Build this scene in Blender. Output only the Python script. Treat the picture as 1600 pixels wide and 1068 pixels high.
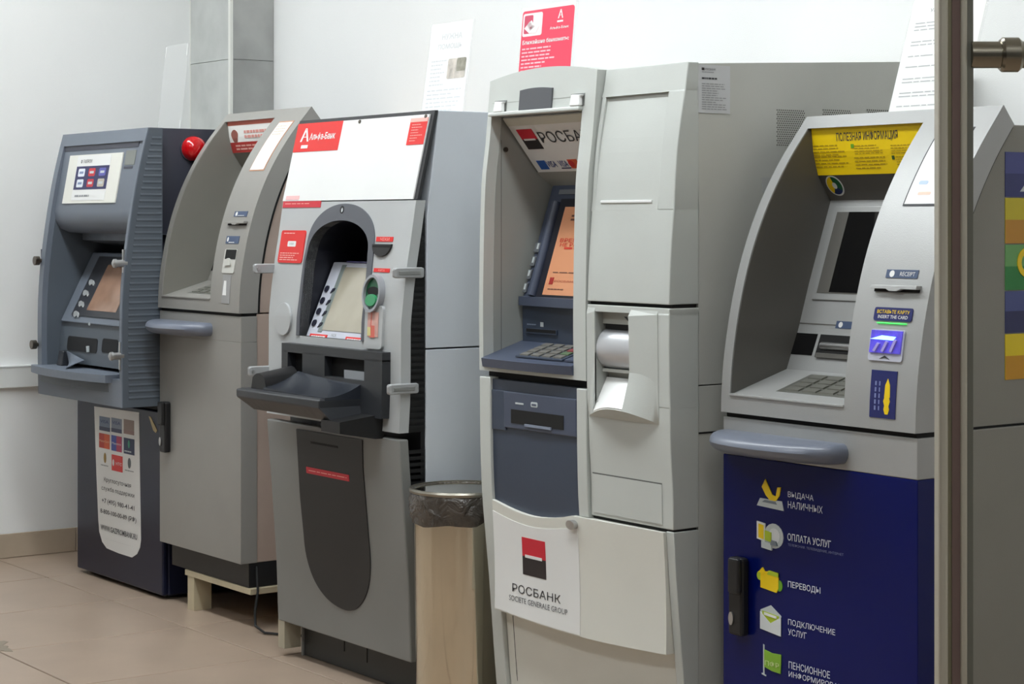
import bpy, math, random
from mathutils import Vector
from mathutils.geometry import tessellate_polygon

for o in list(bpy.data.objects):
    bpy.data.objects.remove(o)
SC = bpy.context.scene
COL = SC.collection
random.seed(7)

# ------------------------------------------------------------------ camera
F_PX, HOR, CAM_H = 3128.0, 346.0, 1.25
TH = math.atan2(2276, 3128)
CT, ST = math.cos(TH), math.sin(TH)
cam = bpy.data.objects.new('camera', bpy.data.cameras.new('camera'))
COL.objects.link(cam)
cam.location = (0, 0, CAM_H)
cam.rotation_euler = (math.pi / 2, 0, math.pi / 2 - TH)
cam.data.sensor_width = 36
cam.data.lens = F_PX / 1600 * 36
cam.data.shift_y = -(534 - HOR) / 1600
cam.data.clip_start = 0.05
SC.camera = cam

# ------------------------------------------------------------------ world, exposure
W = bpy.data.worlds.new('world')
SC.world = W
W.use_nodes = True
W.node_tree.nodes['Background'].inputs[0].default_value = (0.9, 0.97, 1.0, 1)
W.node_tree.nodes['Background'].inputs[1].default_value = 0.05
SC.view_settings.view_transform = 'Standard'
SC.view_settings.look = 'None'
SC.view_settings.gamma = 1
SC.view_settings.use_curve_mapping = False
SC.view_settings.exposure = 0.0
SC.cycles.use_denoising = True
SC.cycles.max_bounces = 8
LAMP_STRENGTH = 22.5
LAMP_COLOR = (0.95, 1.0, 1.02)
LAMPS = [(-6.4, 2.0, 'slate blue cash machine'), (-5.1, 2.0, 'wooden plinth'), (-3.8, 2.0, 'litter bin'), (-2.6, 2.0, 'blue-door cash machine'), (-3.9, 0.2, 'open floor, added as fill for the left wall'), (0.2, 0.5, 'right end of the room, added as side fill')]  # last two are added fill lights for the left wall and right end

# ------------------------------------------------------------------ room numbers
WALL_L, WALL_R, WALL_B, WALL_F, CEIL = -7.13, 2.0, 3.807, -2.4, 3.2


def ray(x, y):
    px = x - 800
    return (-F_PX * CT + px * ST, F_PX * ST + px * CT, -(y - HOR))


def interp(pts, t):
    if t <= pts[0][0]:
        return pts[0][1]
    for (a, b), (c, d) in zip(pts, pts[1:]):
        if t <= c:
            return b + (d - b) * (t - a) / (c - a)
    return pts[-1][1]


def smooth_pts(pts, n=6):
    """Catmull-Rom resampling of a profile"""
    pts = sorted(pts)
    out = []
    for i in range(len(pts) - 1):
        p1, p2 = pts[i], pts[i + 1]
        m1 = (p2[1] - pts[max(0, i - 1)][1]) / (p2[0] - pts[max(0, i - 1)][0])
        m2 = (pts[min(len(pts) - 1, i + 2)][1] - p1[1]) / (pts[min(len(pts) - 1, i + 2)][0] - p1[0])
        h = p2[0] - p1[0]
        for k in range(n):
            t = k / n
            out.append((p1[0] + h * t, (2 * t ** 3 - 3 * t ** 2 + 1) * p1[1] + (t ** 3 - 2 * t ** 2 + t) * h * m1 + (-2 * t ** 3 + 3 * t ** 2) * p2[1] + (t ** 3 - t ** 2) * h * m2))
    return out + [pts[-1]]


def fn(v):
    return v if callable(v) else (lambda t: v)


# ------------------------------------------------------------------ surfaces on which details are laid
class Front:
    """surface facing the room: y given by height"""
    def __init__(s, pts):
        s.pts = sorted(pts)

    def y(s, z):
        return interp(s.pts, z)

    def pt(s, u, v, o=0.0):
        return (u, s.y(v) - o, v)

    def hit(s, px, py):
        d = ray(px, py)
        Y = s.y(1.0)
        for i in range(60):
            Z = CAM_H + d[2] * Y / d[1]
            Y += 0.7 * (s.y(Z) - Y)
        return (d[0] * Y / d[1], CAM_H + d[2] * Y / d[1])

    def moved(s, dy):
        return Front([(z, y + dy) for z, y in s.pts])

    def rect(s, tl, br):
        a, b = s.hit(*tl), s.hit(*br)
        return (min(a[0], b[0]), max(a[0], b[0]), min(a[1], b[1]), max(a[1], b[1]))


class Side(Front):
    """surface facing +x; u is y, v is z"""
    def __init__(s, x):
        s.x = x

    def pt(s, u, v, o=0.0):
        return (s.x + o, u, v)

    def hit(s, px, py):
        d = ray(px, py)
        t = s.x / d[0]
        return (d[1] * t, CAM_H + d[2] * t)


class Shelf(Front):
    """upward surface; u is x, v is y, height given by y"""
    def __init__(s, pts):
        s.pts = sorted(pts)

    def pt(s, u, v, o=0.0):
        return (u, v, interp(s.pts, v) + o)

    def hit(s, px, py):
        d = ray(px, py)
        Y = s.pts[0][0]
        for i in range(80):
            Z = interp(s.pts, Y)
            Y += 0.5 * (d[1] * (Z - CAM_H) / d[2] - Y)
        return (d[0] * Y / d[1], Y)


class Plane(Front):
    def __init__(s, O, U, V):
        s.O, s.U, s.V = Vector(O), Vector(U).normalized(), Vector(V).normalized()
        s.N = s.U.cross(s.V).normalized()

    def pt(s, u, v, o=0.0):
        return tuple(s.O + s.U * u + s.V * v + s.N * o)

    def hit(s, px, py):
        d = Vector(ray(px, py))
        C = Vector((0, 0, CAM_H))
        t = (s.O - C).dot(s.N) / d.dot(s.N)
        q = C + d * t - s.O
        return (q.dot(s.U), q.dot(s.V))


# ------------------------------------------------------------------ materials
def lin(c):
    c /= 255.0
    return c / 12.92 if c <= 0.04045 else ((c + 0.055) / 1.055) ** 2.4


MATS = {}


def mat(name, rgb, rough=0.5, metal=0.0, grain=0.0, vary=0.04, vscale=6.0, emit=0.0, coat=0.0, alpha_glass=False, spec=0.5):
    if name in MATS:
        return MATS[name]
    m = bpy.data.materials.new(name)
    m.use_nodes = True
    nt = m.node_tree
    b = nt.nodes['Principled BSDF']
    col = tuple(lin(c) for c in rgb)
    b.inputs['Roughness'].default_value = rough
    b.inputs['Metallic'].default_value = metal
    b.inputs['Specular IOR Level'].default_value = spec
    b.inputs['Coat Weight'].default_value = coat
    tc = nt.nodes.new('ShaderNodeTexCoord')
    if vary > 0:
        nz = nt.nodes.new('ShaderNodeTexNoise')
        nz.inputs['Scale'].default_value = vscale
        nz.inputs['Detail'].default_value = 4
        rp = nt.nodes.new('ShaderNodeValToRGB')
        rp.color_ramp.elements[0].position = 0.3
        rp.color_ramp.elements[1].position = 0.7
        rp.color_ramp.elements[0].color = tuple(c * (1 - vary) for c in col) + (1,)
        rp.color_ramp.elements[1].color = tuple(min(1, c * (1 + vary)) for c in col) + (1,)
        nt.links.new(tc.outputs['Object'], nz.inputs['Vector'])
        nt.links.new(nz.outputs['Fac'], rp.inputs['Fac'])
        nt.links.new(rp.outputs['Color'], b.inputs['Base Color'])
    else:
        b.inputs['Base Color'].default_value = col + (1,)
    if grain > 0:
        n2 = nt.nodes.new('ShaderNodeTexNoise')
        n2.inputs['Scale'].default_value = 420
        bp = nt.nodes.new('ShaderNodeBump')
        bp.inputs['Strength'].default_value = grain
        bp.inputs['Distance'].default_value = 0.002
        nt.links.new(tc.outputs['Object'], n2.inputs['Vector'])
        nt.links.new(n2.outputs['Fac'], bp.inputs['Height'])
        nt.links.new(bp.outputs['Normal'], b.inputs['Normal'])
    if emit > 0:
        b.inputs['Emission Color'].default_value = col + (1,)
        b.inputs['Emission Strength'].default_value = emit
    if alpha_glass:
        b.inputs['Alpha'].default_value = 0.08
    MATS[name] = m
    return m


# ------------------------------------------------------------------ mesh building
OFF = [0.0, 0.0, 0.0]      # shift for the second machine of one model
ROOT = {}


class B:
    def __init__(s):
        s.v, s.f = [], []

    def add(s, vs, fs):
        n = len(s.v)
        s.v += [(a + OFF[0], b + OFF[1], c + OFF[2]) for a, b, c in vs]
        s.f += [tuple(i + n for i in f) for f in fs]
        return s

    def box(s, x0, x1, y0, y1, z0, z1):
        return s.add([(x, y, z) for z in (z0, z1) for y in (y0, y1) for x in (x0, x1)],
                     [(0, 2, 3, 1), (4, 5, 7, 6), (0, 1, 5, 4), (2, 6, 7, 3), (0, 4, 6, 2), (1, 3, 7, 5)])

    def loops(s, rings, cap=True, closed=True):
        """skin a list of equal-length rings"""
        n = len(rings[0])
        vs = [p for r in rings for p in r]
        fs = []
        for k in range(len(rings) - 1):
            for i in range(n if closed else n - 1):
                j = (i + 1) % n
                fs.append((k * n + i, k * n + j, (k + 1) * n + j, (k + 1) * n + i))
        if cap:
            for k, rev in ((0, True), (len(rings) - 1, False)):
                tris = tessellate_polygon([[Vector(p) for p in rings[k]]])
                for t in tris:
                    fs.append(tuple(k * n + i for i in t))
        return s.add(vs, fs)

    def prism(s, poly, axis, a, b):
        def P(p, t):
            return {'x': (t, p[0], p[1]), 'y': (p[0], t, p[1]), 'z': (p[0], p[1], t)}[axis]
        return s.loops([[P(p, a) for p in poly], [P(p, b) for p in poly]])

    def tube(s, pts, r, n=16, cap=True):
        rings = []
        for i, p in enumerate(pts):
            p = Vector(p)
            a = Vector(pts[max(0, i - 1)])
            c = Vector(pts[min(len(pts) - 1, i + 1)])
            d = (c - a).normalized()
            up = Vector((0, 0, 1)) if abs(d.z) < 0.9 else Vector((1, 0, 0))
            e1 = d.cross(up).normalized()
            e2 = d.cross(e1)
            rr = r[i] if isinstance(r, (list, tuple)) else r
            rings.append([tuple(p + (e1 * math.cos(2 * math.pi * k / n) + e2 * math.sin(2 * math.pi * k / n)) * rr) for k in range(n)])
        return s.loops(rings, cap)

    def lathe(s, c, prof, n=40, cap=True):
        rings = [[(c[0] + r * math.cos(2 * math.pi * k / n), c[1] + r * math.sin(2 * math.pi * k / n), c[2] + z) for k in range(n)] for r, z in prof]
        return s.loops(rings, cap)

    def strip(s, S, vs, ul, ur, o0=-0.01, o1=0.0, nu=1):
        """slab over surface S between u=ul(v) and u=ur(v), from offset o0 to o1"""
        ul, ur = fn(ul), fn(ur)
        O0, O1 = (o0 if callable(o0) else (lambda u, v: o0)), (o1 if callable(o1) else (lambda u, v: o1))
        rows = []
        for v in vs:
            a, b = ul(v), ur(v)
            us = [a + (b - a) * i / nu for i in range(nu + 1)]
            rows.append([S.pt(u, v, O1(u, v)) for u in us] + [S.pt(u, v, O0(u, v)) for u in reversed(us)])
        return s.loops(rows)

    def rect(s, S, r, o0=0.0, o1=0.001, nv=4, nu=1):
        u0, u1, v0, v1 = r
        return s.strip(S, [v0 + (v1 - v0) * i / nv for i in range(nv + 1)], u0, u1, o0, o1, nu)

    def poly(s, S, pts, o0=0.0, o1=0.001):
        return s.loops([[S.pt(u, v, o0) for u, v in pts], [S.pt(u, v, o1) for u, v in pts]])

    def disc(s, S, cu, cv, ru, rv, o0=0.0, o1=0.001, n=28, a0=0.0, a1=2 * math.pi):
        k = n if a1 - a0 > 6.2 else n + 1
        return s.poly(S, [(cu + ru * math.cos(a0 + (a1 - a0) * i / n), cv + rv * math.sin(a0 + (a1 - a0) * i / n)) for i in range(k)], o0, o1)

    def ring(s, S, cu, cv, ru, rv, k, o0=0.0, o1=0.004, n=32):
        R = []
        for i in range(n + 1):
            a = 2 * math.pi * i / n
            c, d = math.cos(a), math.sin(a)
            R.append([S.pt(cu + ru * c, cv + rv * d, o0), S.pt(cu + ru * c, cv + rv * d, o1),
                      S.pt(cu + ru * k * c, cv + rv * k * d, o1), S.pt(cu + ru * k * c, cv + rv * k * d, o0)])
        return s.loops(R, cap=False)

    def liner(s, S, pts, depth, back=True):
        """inside of a recess cut into S along the outline pts"""
        a = [S.pt(u, v, 0) for u, v in pts]
        d = fn(depth)
        b = [S.pt(u, v, -d(v)) for u, v in pts]
        n = len(pts)
        fs = [(i, (i + 1) % n, n + (i + 1) % n, n + i) for i in range(n)]
        if back:
            fs += [tuple(n + i for i in t) for t in tessellate_polygon([[Vector(p) for p in b]])]
        return s.add(a + b, fs)

    def build(s, name, material, parent=None, bevel=0.0, smooth=False, label=None, category=None, group=None, kind=None):
        if parent is None:
            xs, ys, zs = zip(*s.v)
            L = Vector(((min(xs) + max(xs)) / 2, (min(ys) + max(ys)) / 2, min(zs)))
        else:
            L = ROOT[parent.name]
        me = bpy.data.meshes.new(name)
        me.from_pydata([(a - L.x, b - L.y, c - L.z) for a, b, c in s.v], [], s.f)
        import bmesh
        bm = bmesh.new()
        bm.from_mesh(me)
        bmesh.ops.remove_doubles(bm, verts=bm.verts, dist=1e-6)
        bmesh.ops.recalc_face_normals(bm, faces=bm.faces)
        bm.to_mesh(me)
        bm.free()
        me.materials.append(material)
        o = bpy.data.objects.new(name, me)
        COL.objects.link(o)
        if parent is None:
            o.location = L
        else:
            o.parent = parent
        ROOT[o.name] = L
        if smooth:
            for p in me.polygons:
                p.use_smooth = True
            me.set_sharp_from_angle(angle=math.radians(38))
        if bevel > 0:
            md = o.modifiers.new('bevel', 'BEVEL')
            md.width = bevel
            md.segments = 2
            md.limit_method = 'ANGLE'
            md.angle_limit = math.radians(40)
        tag(o, label, category, group, kind)
        return o


def tag(o, label=None, category=None, group=None, kind=None):
    for k, v in (('label', label), ('category', category), ('group', group), ('kind', kind)):
        if v:
            o[k] = v
    return o


def thing(name, loc, label, category, group=None):
    o = bpy.data.objects.new(name, None)
    COL.objects.link(o)
    o.empty_display_size = 0.1
    o.location = loc
    ROOT[o.name] = Vector(loc)
    return tag(o, label, category, group)


TXT = {}


def text_geo(s, bold=0.0):
    k = (s, bold)
    if k not in TXT:
        cu = bpy.data.curves.new('t', 'FONT')
        cu.body = s
        cu.resolution_u = 2
        cu.offset = bold
        ob = bpy.data.objects.new('t', cu)
        COL.objects.link(ob)
        me = bpy.data.meshes.new_from_object(ob.evaluated_get(bpy.context.evaluated_depsgraph_get()))
        vs = [(v.co.x, v.co.y) for v in me.vertices]
        fs = [tuple(p.vertices) for p in me.polygons]
        bpy.data.objects.remove(ob)
        bpy.data.meshes.remove(me)
        x0, x1 = min(v[0] for v in vs), max(v[0] for v in vs)
        y0, y1 = min(v[1] for v in vs), max(v[1] for v in vs)
        TXT[k] = ([((x - x0) / (x1 - x0), (y - y0) / (y1 - y0)) for x, y in vs], fs)
    return TXT[k]


def text(S, s, r, material, parent, off=0.0012, bold=0.0, name='lettering', rot=False, b=None):
    vs, fs = text_geo(s, bold)
    u0, u1, v0, v1 = r
    bb = b or B()
    if rot:
        pts = [S.pt(u1 - (u1 - u0) * y, v0 + (v1 - v0) * x, off) for x, y in vs]
    else:
        pts = [S.pt(u0 + (u1 - u0) * x, v0 + (v1 - v0) * y, off) for x, y in vs]
    bb.add(pts, fs)
    if b is None:
        return bb.build(name, material, parent)


def greek(S, r, rows, material, parent, seed=1, off=0.0012, fill=0.45, ragged=0.35, name='printed_text'):
    """rows of print too small to read, as broken bars"""
    rnd = random.Random(seed)
    u0, u1, v0, v1 = r
    h = (v1 - v0) / rows
    b = B()
    for k in range(rows):
        v = v1 - (k + 0.5) * h
        end = u0 + (u1 - u0) * (1 - ragged * rnd.random())
        u = u0
        while u < end:
            w = (u1 - u0) * rnd.uniform(0.07, 0.2)
            e = min(end, u + w)
            b.add([S.pt(u, v - h * fill / 2, off), S.pt(e, v - h * fill / 2, off), S.pt(e, v + h * fill / 2, off), S.pt(u, v + h * fill / 2, off)], [(0, 1, 2, 3)])
            u = e + (u1 - u0) * 0.025
    return b.build(name, material, parent)


def sub(r, a, b, c, d):
    """fraction of a rectangle"""
    u0, u1, v0, v1 = r
    return (u0 + (u1 - u0) * a, u0 + (u1 - u0) * b, v0 + (v1 - v0) * c, v0 + (v1 - v0) * d)


def lins(a, b, n):
    return [a + (b - a) * i / n for i in range(n + 1)]


def rrect(r, rad, n=5, corners=(1, 1, 1, 1)):
    """rounded rectangle outline; corners bl, br, tr, tl"""
    u0, u1, v0, v1 = r
    out = []
    for (cu, cv, a), on in zip(((u0, v0, math.pi), (u1, v0, 1.5 * math.pi), (u1, v1, 0), (u0, v1, .5 * math.pi)), corners):
        if not on:
            out.append((cu, cv))
            continue
        qu = cu + (rad if cu == u0 else -rad)
        qv = cv + (rad if cv == v0 else -rad)
        for i in range(n + 1):
            t = a + math.pi / 2 * i / n
            out.append((qu + rad * math.cos(t), qv + rad * math.sin(t)))
    return out


# ------------------------------------------------------------------ palette
WHITE = mat('white_print', (230, 231, 230), 0.45, vary=0.01)
PAPER = mat('paper_white', (240, 241, 238), 0.7, vary=0.015)
INK = mat('dark_ink', (58, 58, 62), 0.6, vary=0)
GREYINK = mat('grey_ink', (150, 152, 155), 0.7, vary=0)
BLACK = mat('black_plastic', (22, 22, 24), 0.45, grain=0.1)
VOID = mat('dark_gap', (12, 12, 13), 0.8, vary=0)
RED = mat('red_print', (222, 40, 38), 0.45, vary=0.03)
STEEL = mat('stainless_steel', (196, 194, 186), 0.16, metal=1.0, vary=0.05, vscale=3)
BRUSHED = mat('brushed_steel', (190, 190, 190), 0.38, metal=1.0, vary=0.04)
DARKSTEEL = mat('dark_steel', (105, 98, 90), 0.3, metal=1.0, vary=0.05)

# ================================================================== the room
M_WALL = mat('painted_wall', (243, 244, 243), 0.65, grain=0.35, vary=0.025, vscale=1.3)
M_CEIL = mat('ceiling_paint', (236, 238, 236), 0.8, vary=0.02)
M_GROUT = mat('floor_grout', (74, 64, 54), 0.9, vary=0.08, vscale=20)
M_TILE = mat('beige_floor_tile', (165, 146, 129), 0.32, vary=0.07, vscale=5, grain=0.05)
M_BASE = mat('brown_skirting_tile', (186, 170, 150), 0.45, vary=0.12, vscale=4)
M_RAIL = mat('white_trunking', (226, 228, 226), 0.4, vary=0.02)

fl = B().box(WALL_L - .1, WALL_R + .1, WALL_F - .1, WALL_B + .1, -0.05, -0.003).build('floor', M_GROUT, kind='structure')


def tile_mesh(w, d, key):
    me = bpy.data.meshes.get(key)
    if me:
        return me
    g, c, t = 0.005, 0.0015, 0.008
    a, b = w / 2 - g / 2, d / 2 - g / 2
    r = [[(-a, -b, -t), (a, -b, -t), (a, b, -t), (-a, b, -t)], [(-a, -b, -c), (a, -b, -c), (a, b, -c), (-a, b, -c)],
         [(-a + c, -b + c, 0), (a - c, -b + c, 0), (a - c, b - c, 0), (-a + c, b - c, 0)]]
    bb = B().loops(r)
    me = bpy.data.meshes.new(key)
    me.from_pydata(bb.v, [], bb.f)
    me.materials.append(M_TILE)
    return me


TX, TY = 0.533, 0.60
xs = [WALL_L] + [-6.121 + TX * k for k in range(-2, 20) if WALL_L + .02 < -6.121 + TX * k < WALL_R - .02] + [WALL_R]
ys = sorted([WALL_B, WALL_F] + [2.82 - TY * k for k in range(-2, 12) if WALL_F + .02 < 2.82 - TY * k < WALL_B - .02])
for xa, xb in zip(xs, xs[1:]):
    for ya, yb in zip(ys, ys[1:]):
        w, d = xb - xa, yb - ya
        o = bpy.data.objects.new('tile', tile_mesh(w, d, 'tile_%.3f_%.3f' % (w, d)))
        COL.objects.link(o)
        o.parent = fl
        o.location = Vector(((xa + xb) / 2, (ya + yb) / 2, 0)) - fl.location

# rough dark stain on the tiles at the bottom left corner of the view
M_STAIN = mat('dried_spill', (128, 116, 98), 0.35, vary=0.1, vscale=20)
pts = []
for i in range(26):
    a = 2 * math.pi * i / 26
    r = 0.045 + 0.016 * math.sin(3 * a + 1) + 0.01 * math.sin(7 * a)
    pts.append((-5.665 + 1.5 * r * math.cos(a), 2.235 + r * math.sin(a)))
B().loops([[(x, y, 0.0003) for x, y in pts], [(x, y, 0.0009) for x, y in pts]]).build(
    'floor_stain', M_STAIN, label='small dark dried spill on the beige floor tiles', category='stain')

B().box(WALL_L - .1, WALL_L, WALL_F - .1, WALL_B + .1, -0.003, CEIL).build('wall_left', M_WALL, kind='structure')
B().box(WALL_L, WALL_R, WALL_B, WALL_B + .1, -0.003, CEIL).build('wall_back', M_WALL, kind='structure')
B().box(WALL_R, WALL_R + .1, WALL_F - .1, WALL_B + .1, -0.003, CEIL).build('wall_right', M_WALL, kind='structure')
B().box(WALL_L, WALL_R, WALL_F - .1, WALL_F, -0.003, CEIL).build('wall_front', M_WALL, kind='structure')
B().box(WALL_L - .1, WALL_R + .1, WALL_F - .1, WALL_B + .1, CEIL, CEIL + .1).build('ceiling', M_CEIL, kind='structure')

# unseen dark windows added behind the viewer for reflections and less fill light
M_DARK_PANE = mat('added_dark_glass', (16, 18, 22), 0.05, vary=0)
M_FRAME = mat('window_frame_grey', (120, 122, 124), 0.4)
wn = B().box(-6.4, 1.0, WALL_F, WALL_F + .05, .12, .18).box(-6.4, 1.0, WALL_F, WALL_F + .05, 2.5, 2.56).build('added_window_1', M_FRAME, kind='structure')
for k in range(7):
    B().box(-6.4 + 1.225 * k, -6.34 + 1.225 * k, WALL_F, WALL_F + .05, .18, 2.5).build('mullion', M_FRAME, wn)
    if k < 6:
        B().box(-6.34 + 1.225 * k, -6.4 + 1.225 * (k + 1), WALL_F + .015, WALL_F + .025, .18, 2.5).build('pane', M_DARK_PANE, wn)
wn = B().box(WALL_R - .05, WALL_R, -2.0, .82, .12, .18).box(WALL_R - .05, WALL_R, -2.0, .82, 2.5, 2.56).build('added_window_2', M_FRAME, kind='structure')
for k in range(3):
    B().box(WALL_R - .05, WALL_R, -2.0 + 1.38 * k, -1.94 + 1.38 * k, .18, 2.5).build('mullion', M_FRAME, wn)
    if k < 2:
        B().box(WALL_R - .025, WALL_R - .015, -1.94 + 1.38 * k, -2.0 + 1.38 * (k + 1), .18, 2.5).build('pane', M_DARK_PANE, wn)

bl = B().box(WALL_L, WALL_L + .004, WALL_F, WALL_B, 0, 0.088).build('baseboard_left', M_GROUT, kind='structure')
y = 2.60
for k in range(-9, 4):
    ya, yb = max(WALL_F, y + 0.533 * k), min(WALL_B, y + 0.533 * (k + 1))
    B().box(WALL_L + .004, WALL_L + .012, ya + .0012, yb - .0012, 0.001, 0.09).build('tile', M_BASE, bl, bevel=0.0015)
B().box(WALL_L + .33, WALL_R, WALL_B - .012, WALL_B, 0, 0.09).build('baseboard_back', M_BASE, kind='structure')
# flat white trunking along the left wall
tr = B().box(WALL_L, WALL_L + .022, WALL_F, 3.60, 0.632, 0.716).build('trim_1', M_RAIL, kind='structure', bevel=0.003)
B().box(WALL_L + .0215, WALL_L + .0235, WALL_F, 3.60, 0.708, 0.711).build('cover_edge', mat('trunking_edge', (190, 192, 192), 0.5), tr)

# tiled column in the corner
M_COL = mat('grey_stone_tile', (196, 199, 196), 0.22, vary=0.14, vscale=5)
M_COL_SHADE = mat('shaded_stone_tile', (164, 165, 162), 0.18, vary=0.22, vscale=4)  # right face of the same tile, its shade put into the colour
M_EDGE = mat('white_corner_trim', (228, 229, 222), 0.4)
CX1, CY0 = -6.795, 3.618
co = B().box(WALL_L, CX1 - .008, CY0 + .008, WALL_B, 0, CEIL).build('wall_column', mat('column_render', (170, 170, 165), 0.9), kind='structure')
for za, zb in ((0, .62), (.62, 1.24), (1.24, 1.869), (1.869, 2.49), (2.49, 3.1), (3.1, CEIL)):
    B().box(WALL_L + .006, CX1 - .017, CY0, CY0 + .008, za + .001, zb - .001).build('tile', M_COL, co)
    B().box(CX1 - .008, CX1, CY0 + .012, WALL_B - .001, za + .001, zb - .001).build('tile', M_COL_SHADE, co)
B().box(CX1 - .016, CX1 + .001, CY0 - .001, CY0 + .011, 0, CEIL).build('corner_trim', M_EDGE, co)
B().box(WALL_L, WALL_L + .006, CY0 - .001, CY0 + .008, 0, CEIL).build('corner_trim', M_EDGE, co)

# ceiling lights
M_LAMP = mat('lamp_diffuser', (255, 255, 255), 0.5, vary=0, emit=LAMP_STRENGTH)
M_LAMP.node_tree.nodes['Principled BSDF'].inputs['Emission Color'].default_value = LAMP_COLOR + (1,)
M_LHOUSE = mat('lamp_housing', (225, 227, 227), 0.5)
for lx, ly, near in LAMPS:
    t = thing('ceiling_light', (lx, ly, CEIL - .06), 'long fluorescent light fixed to the ceiling above the ' + near, 'light', 'fluorescent ceiling lights')
    B().box(lx - .62, lx + .62, ly - .16, ly + .16, CEIL - .035, CEIL).build('housing', M_LHOUSE, t)
    B().box(lx - .60, lx + .60, ly - .14, ly + .14, CEIL - .06, CEIL - .035).build('diffuser', M_LAMP, t)

# ================================================================== cash machines of the curved grey model (two of them)
G5 = dict(front=mat('silver_grey_plastic', (172, 173, 172), 0.48, metal=0.35, grain=0.12, vary=0.03),
          side=mat('silver_grey_steel', (140, 138, 130), 0.5, grain=0.12, vary=0.03),
          dark=mat('dim_grey_plastic', (94, 92, 87), 0.5, grain=0.1))
G2 = dict(front=mat('warm_grey_plastic', (152, 150, 145), 0.52, metal=0.3, grain=0.14, vary=0.03),
          side=mat('pinkish_beige_steel', (176, 158, 146), 0.55, grain=0.1, vary=0.05),
          dark=mat('taupe_plastic', (128, 126, 119), 0.5, grain=0.1))
M_LEDGE = mat('blue_grey_plastic', (112, 118, 132), 0.3, vary=0.03)
M_LABEL = mat('slate_blue_label', (66, 82, 112), 0.5, vary=0.02)
M_NAVY = mat('navy_sticker', (28, 36, 100), 0.45, vary=0.02)
M_YEL = mat('yellow_print', (244, 208, 10), 0.45, vary=0.03)
M_GRN = mat('green_print', (110, 170, 40), 0.45, vary=0.05)
M_KEY = mat('metal_key', (140, 140, 132), 0.4, metal=0.6)
M_PAD = mat('keypad_plate', (120, 121, 114), 0.4, metal=0.5)
M_SCREEN = mat('dark_screen_glass', (10, 10, 12), 0.06, vary=0, coat=0.5)
M_BLUE = mat('glossy_blue_film', (2, 16, 88), 0.25, vary=0.03, vscale=2, spec=0.25)

WX0, WX1 = -3.2136, -2.658
WF = Front([(0, 2.90), (.75, 2.90), (.839, 2.8935)] + smooth_pts([(.84, 2.8935), (.90, 2.896), (.97, 2.9035), (1.077, 2.9245), (1.184, 2.9575), (1.285, 3.004), (1.382, 3.066), (1.483, 3.149)]))
WI0, WI1 = WX0 + .027, -2.849          # opening
WSH = Shelf([(2.90, .880), (3.06, .928), (3.2, .945)])
WP = Front([(.905, 3.05), (.928, 3.06), (1.01, 3.094), (1.117, 3.129), (1.297, 3.195)])
WB = Front([(1.297, 3.195), (1.315, 3.181), (1.352, 3.156), (1.40, 3.142), (1.455, 3.135)])
TOPZ = 1.483


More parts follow.
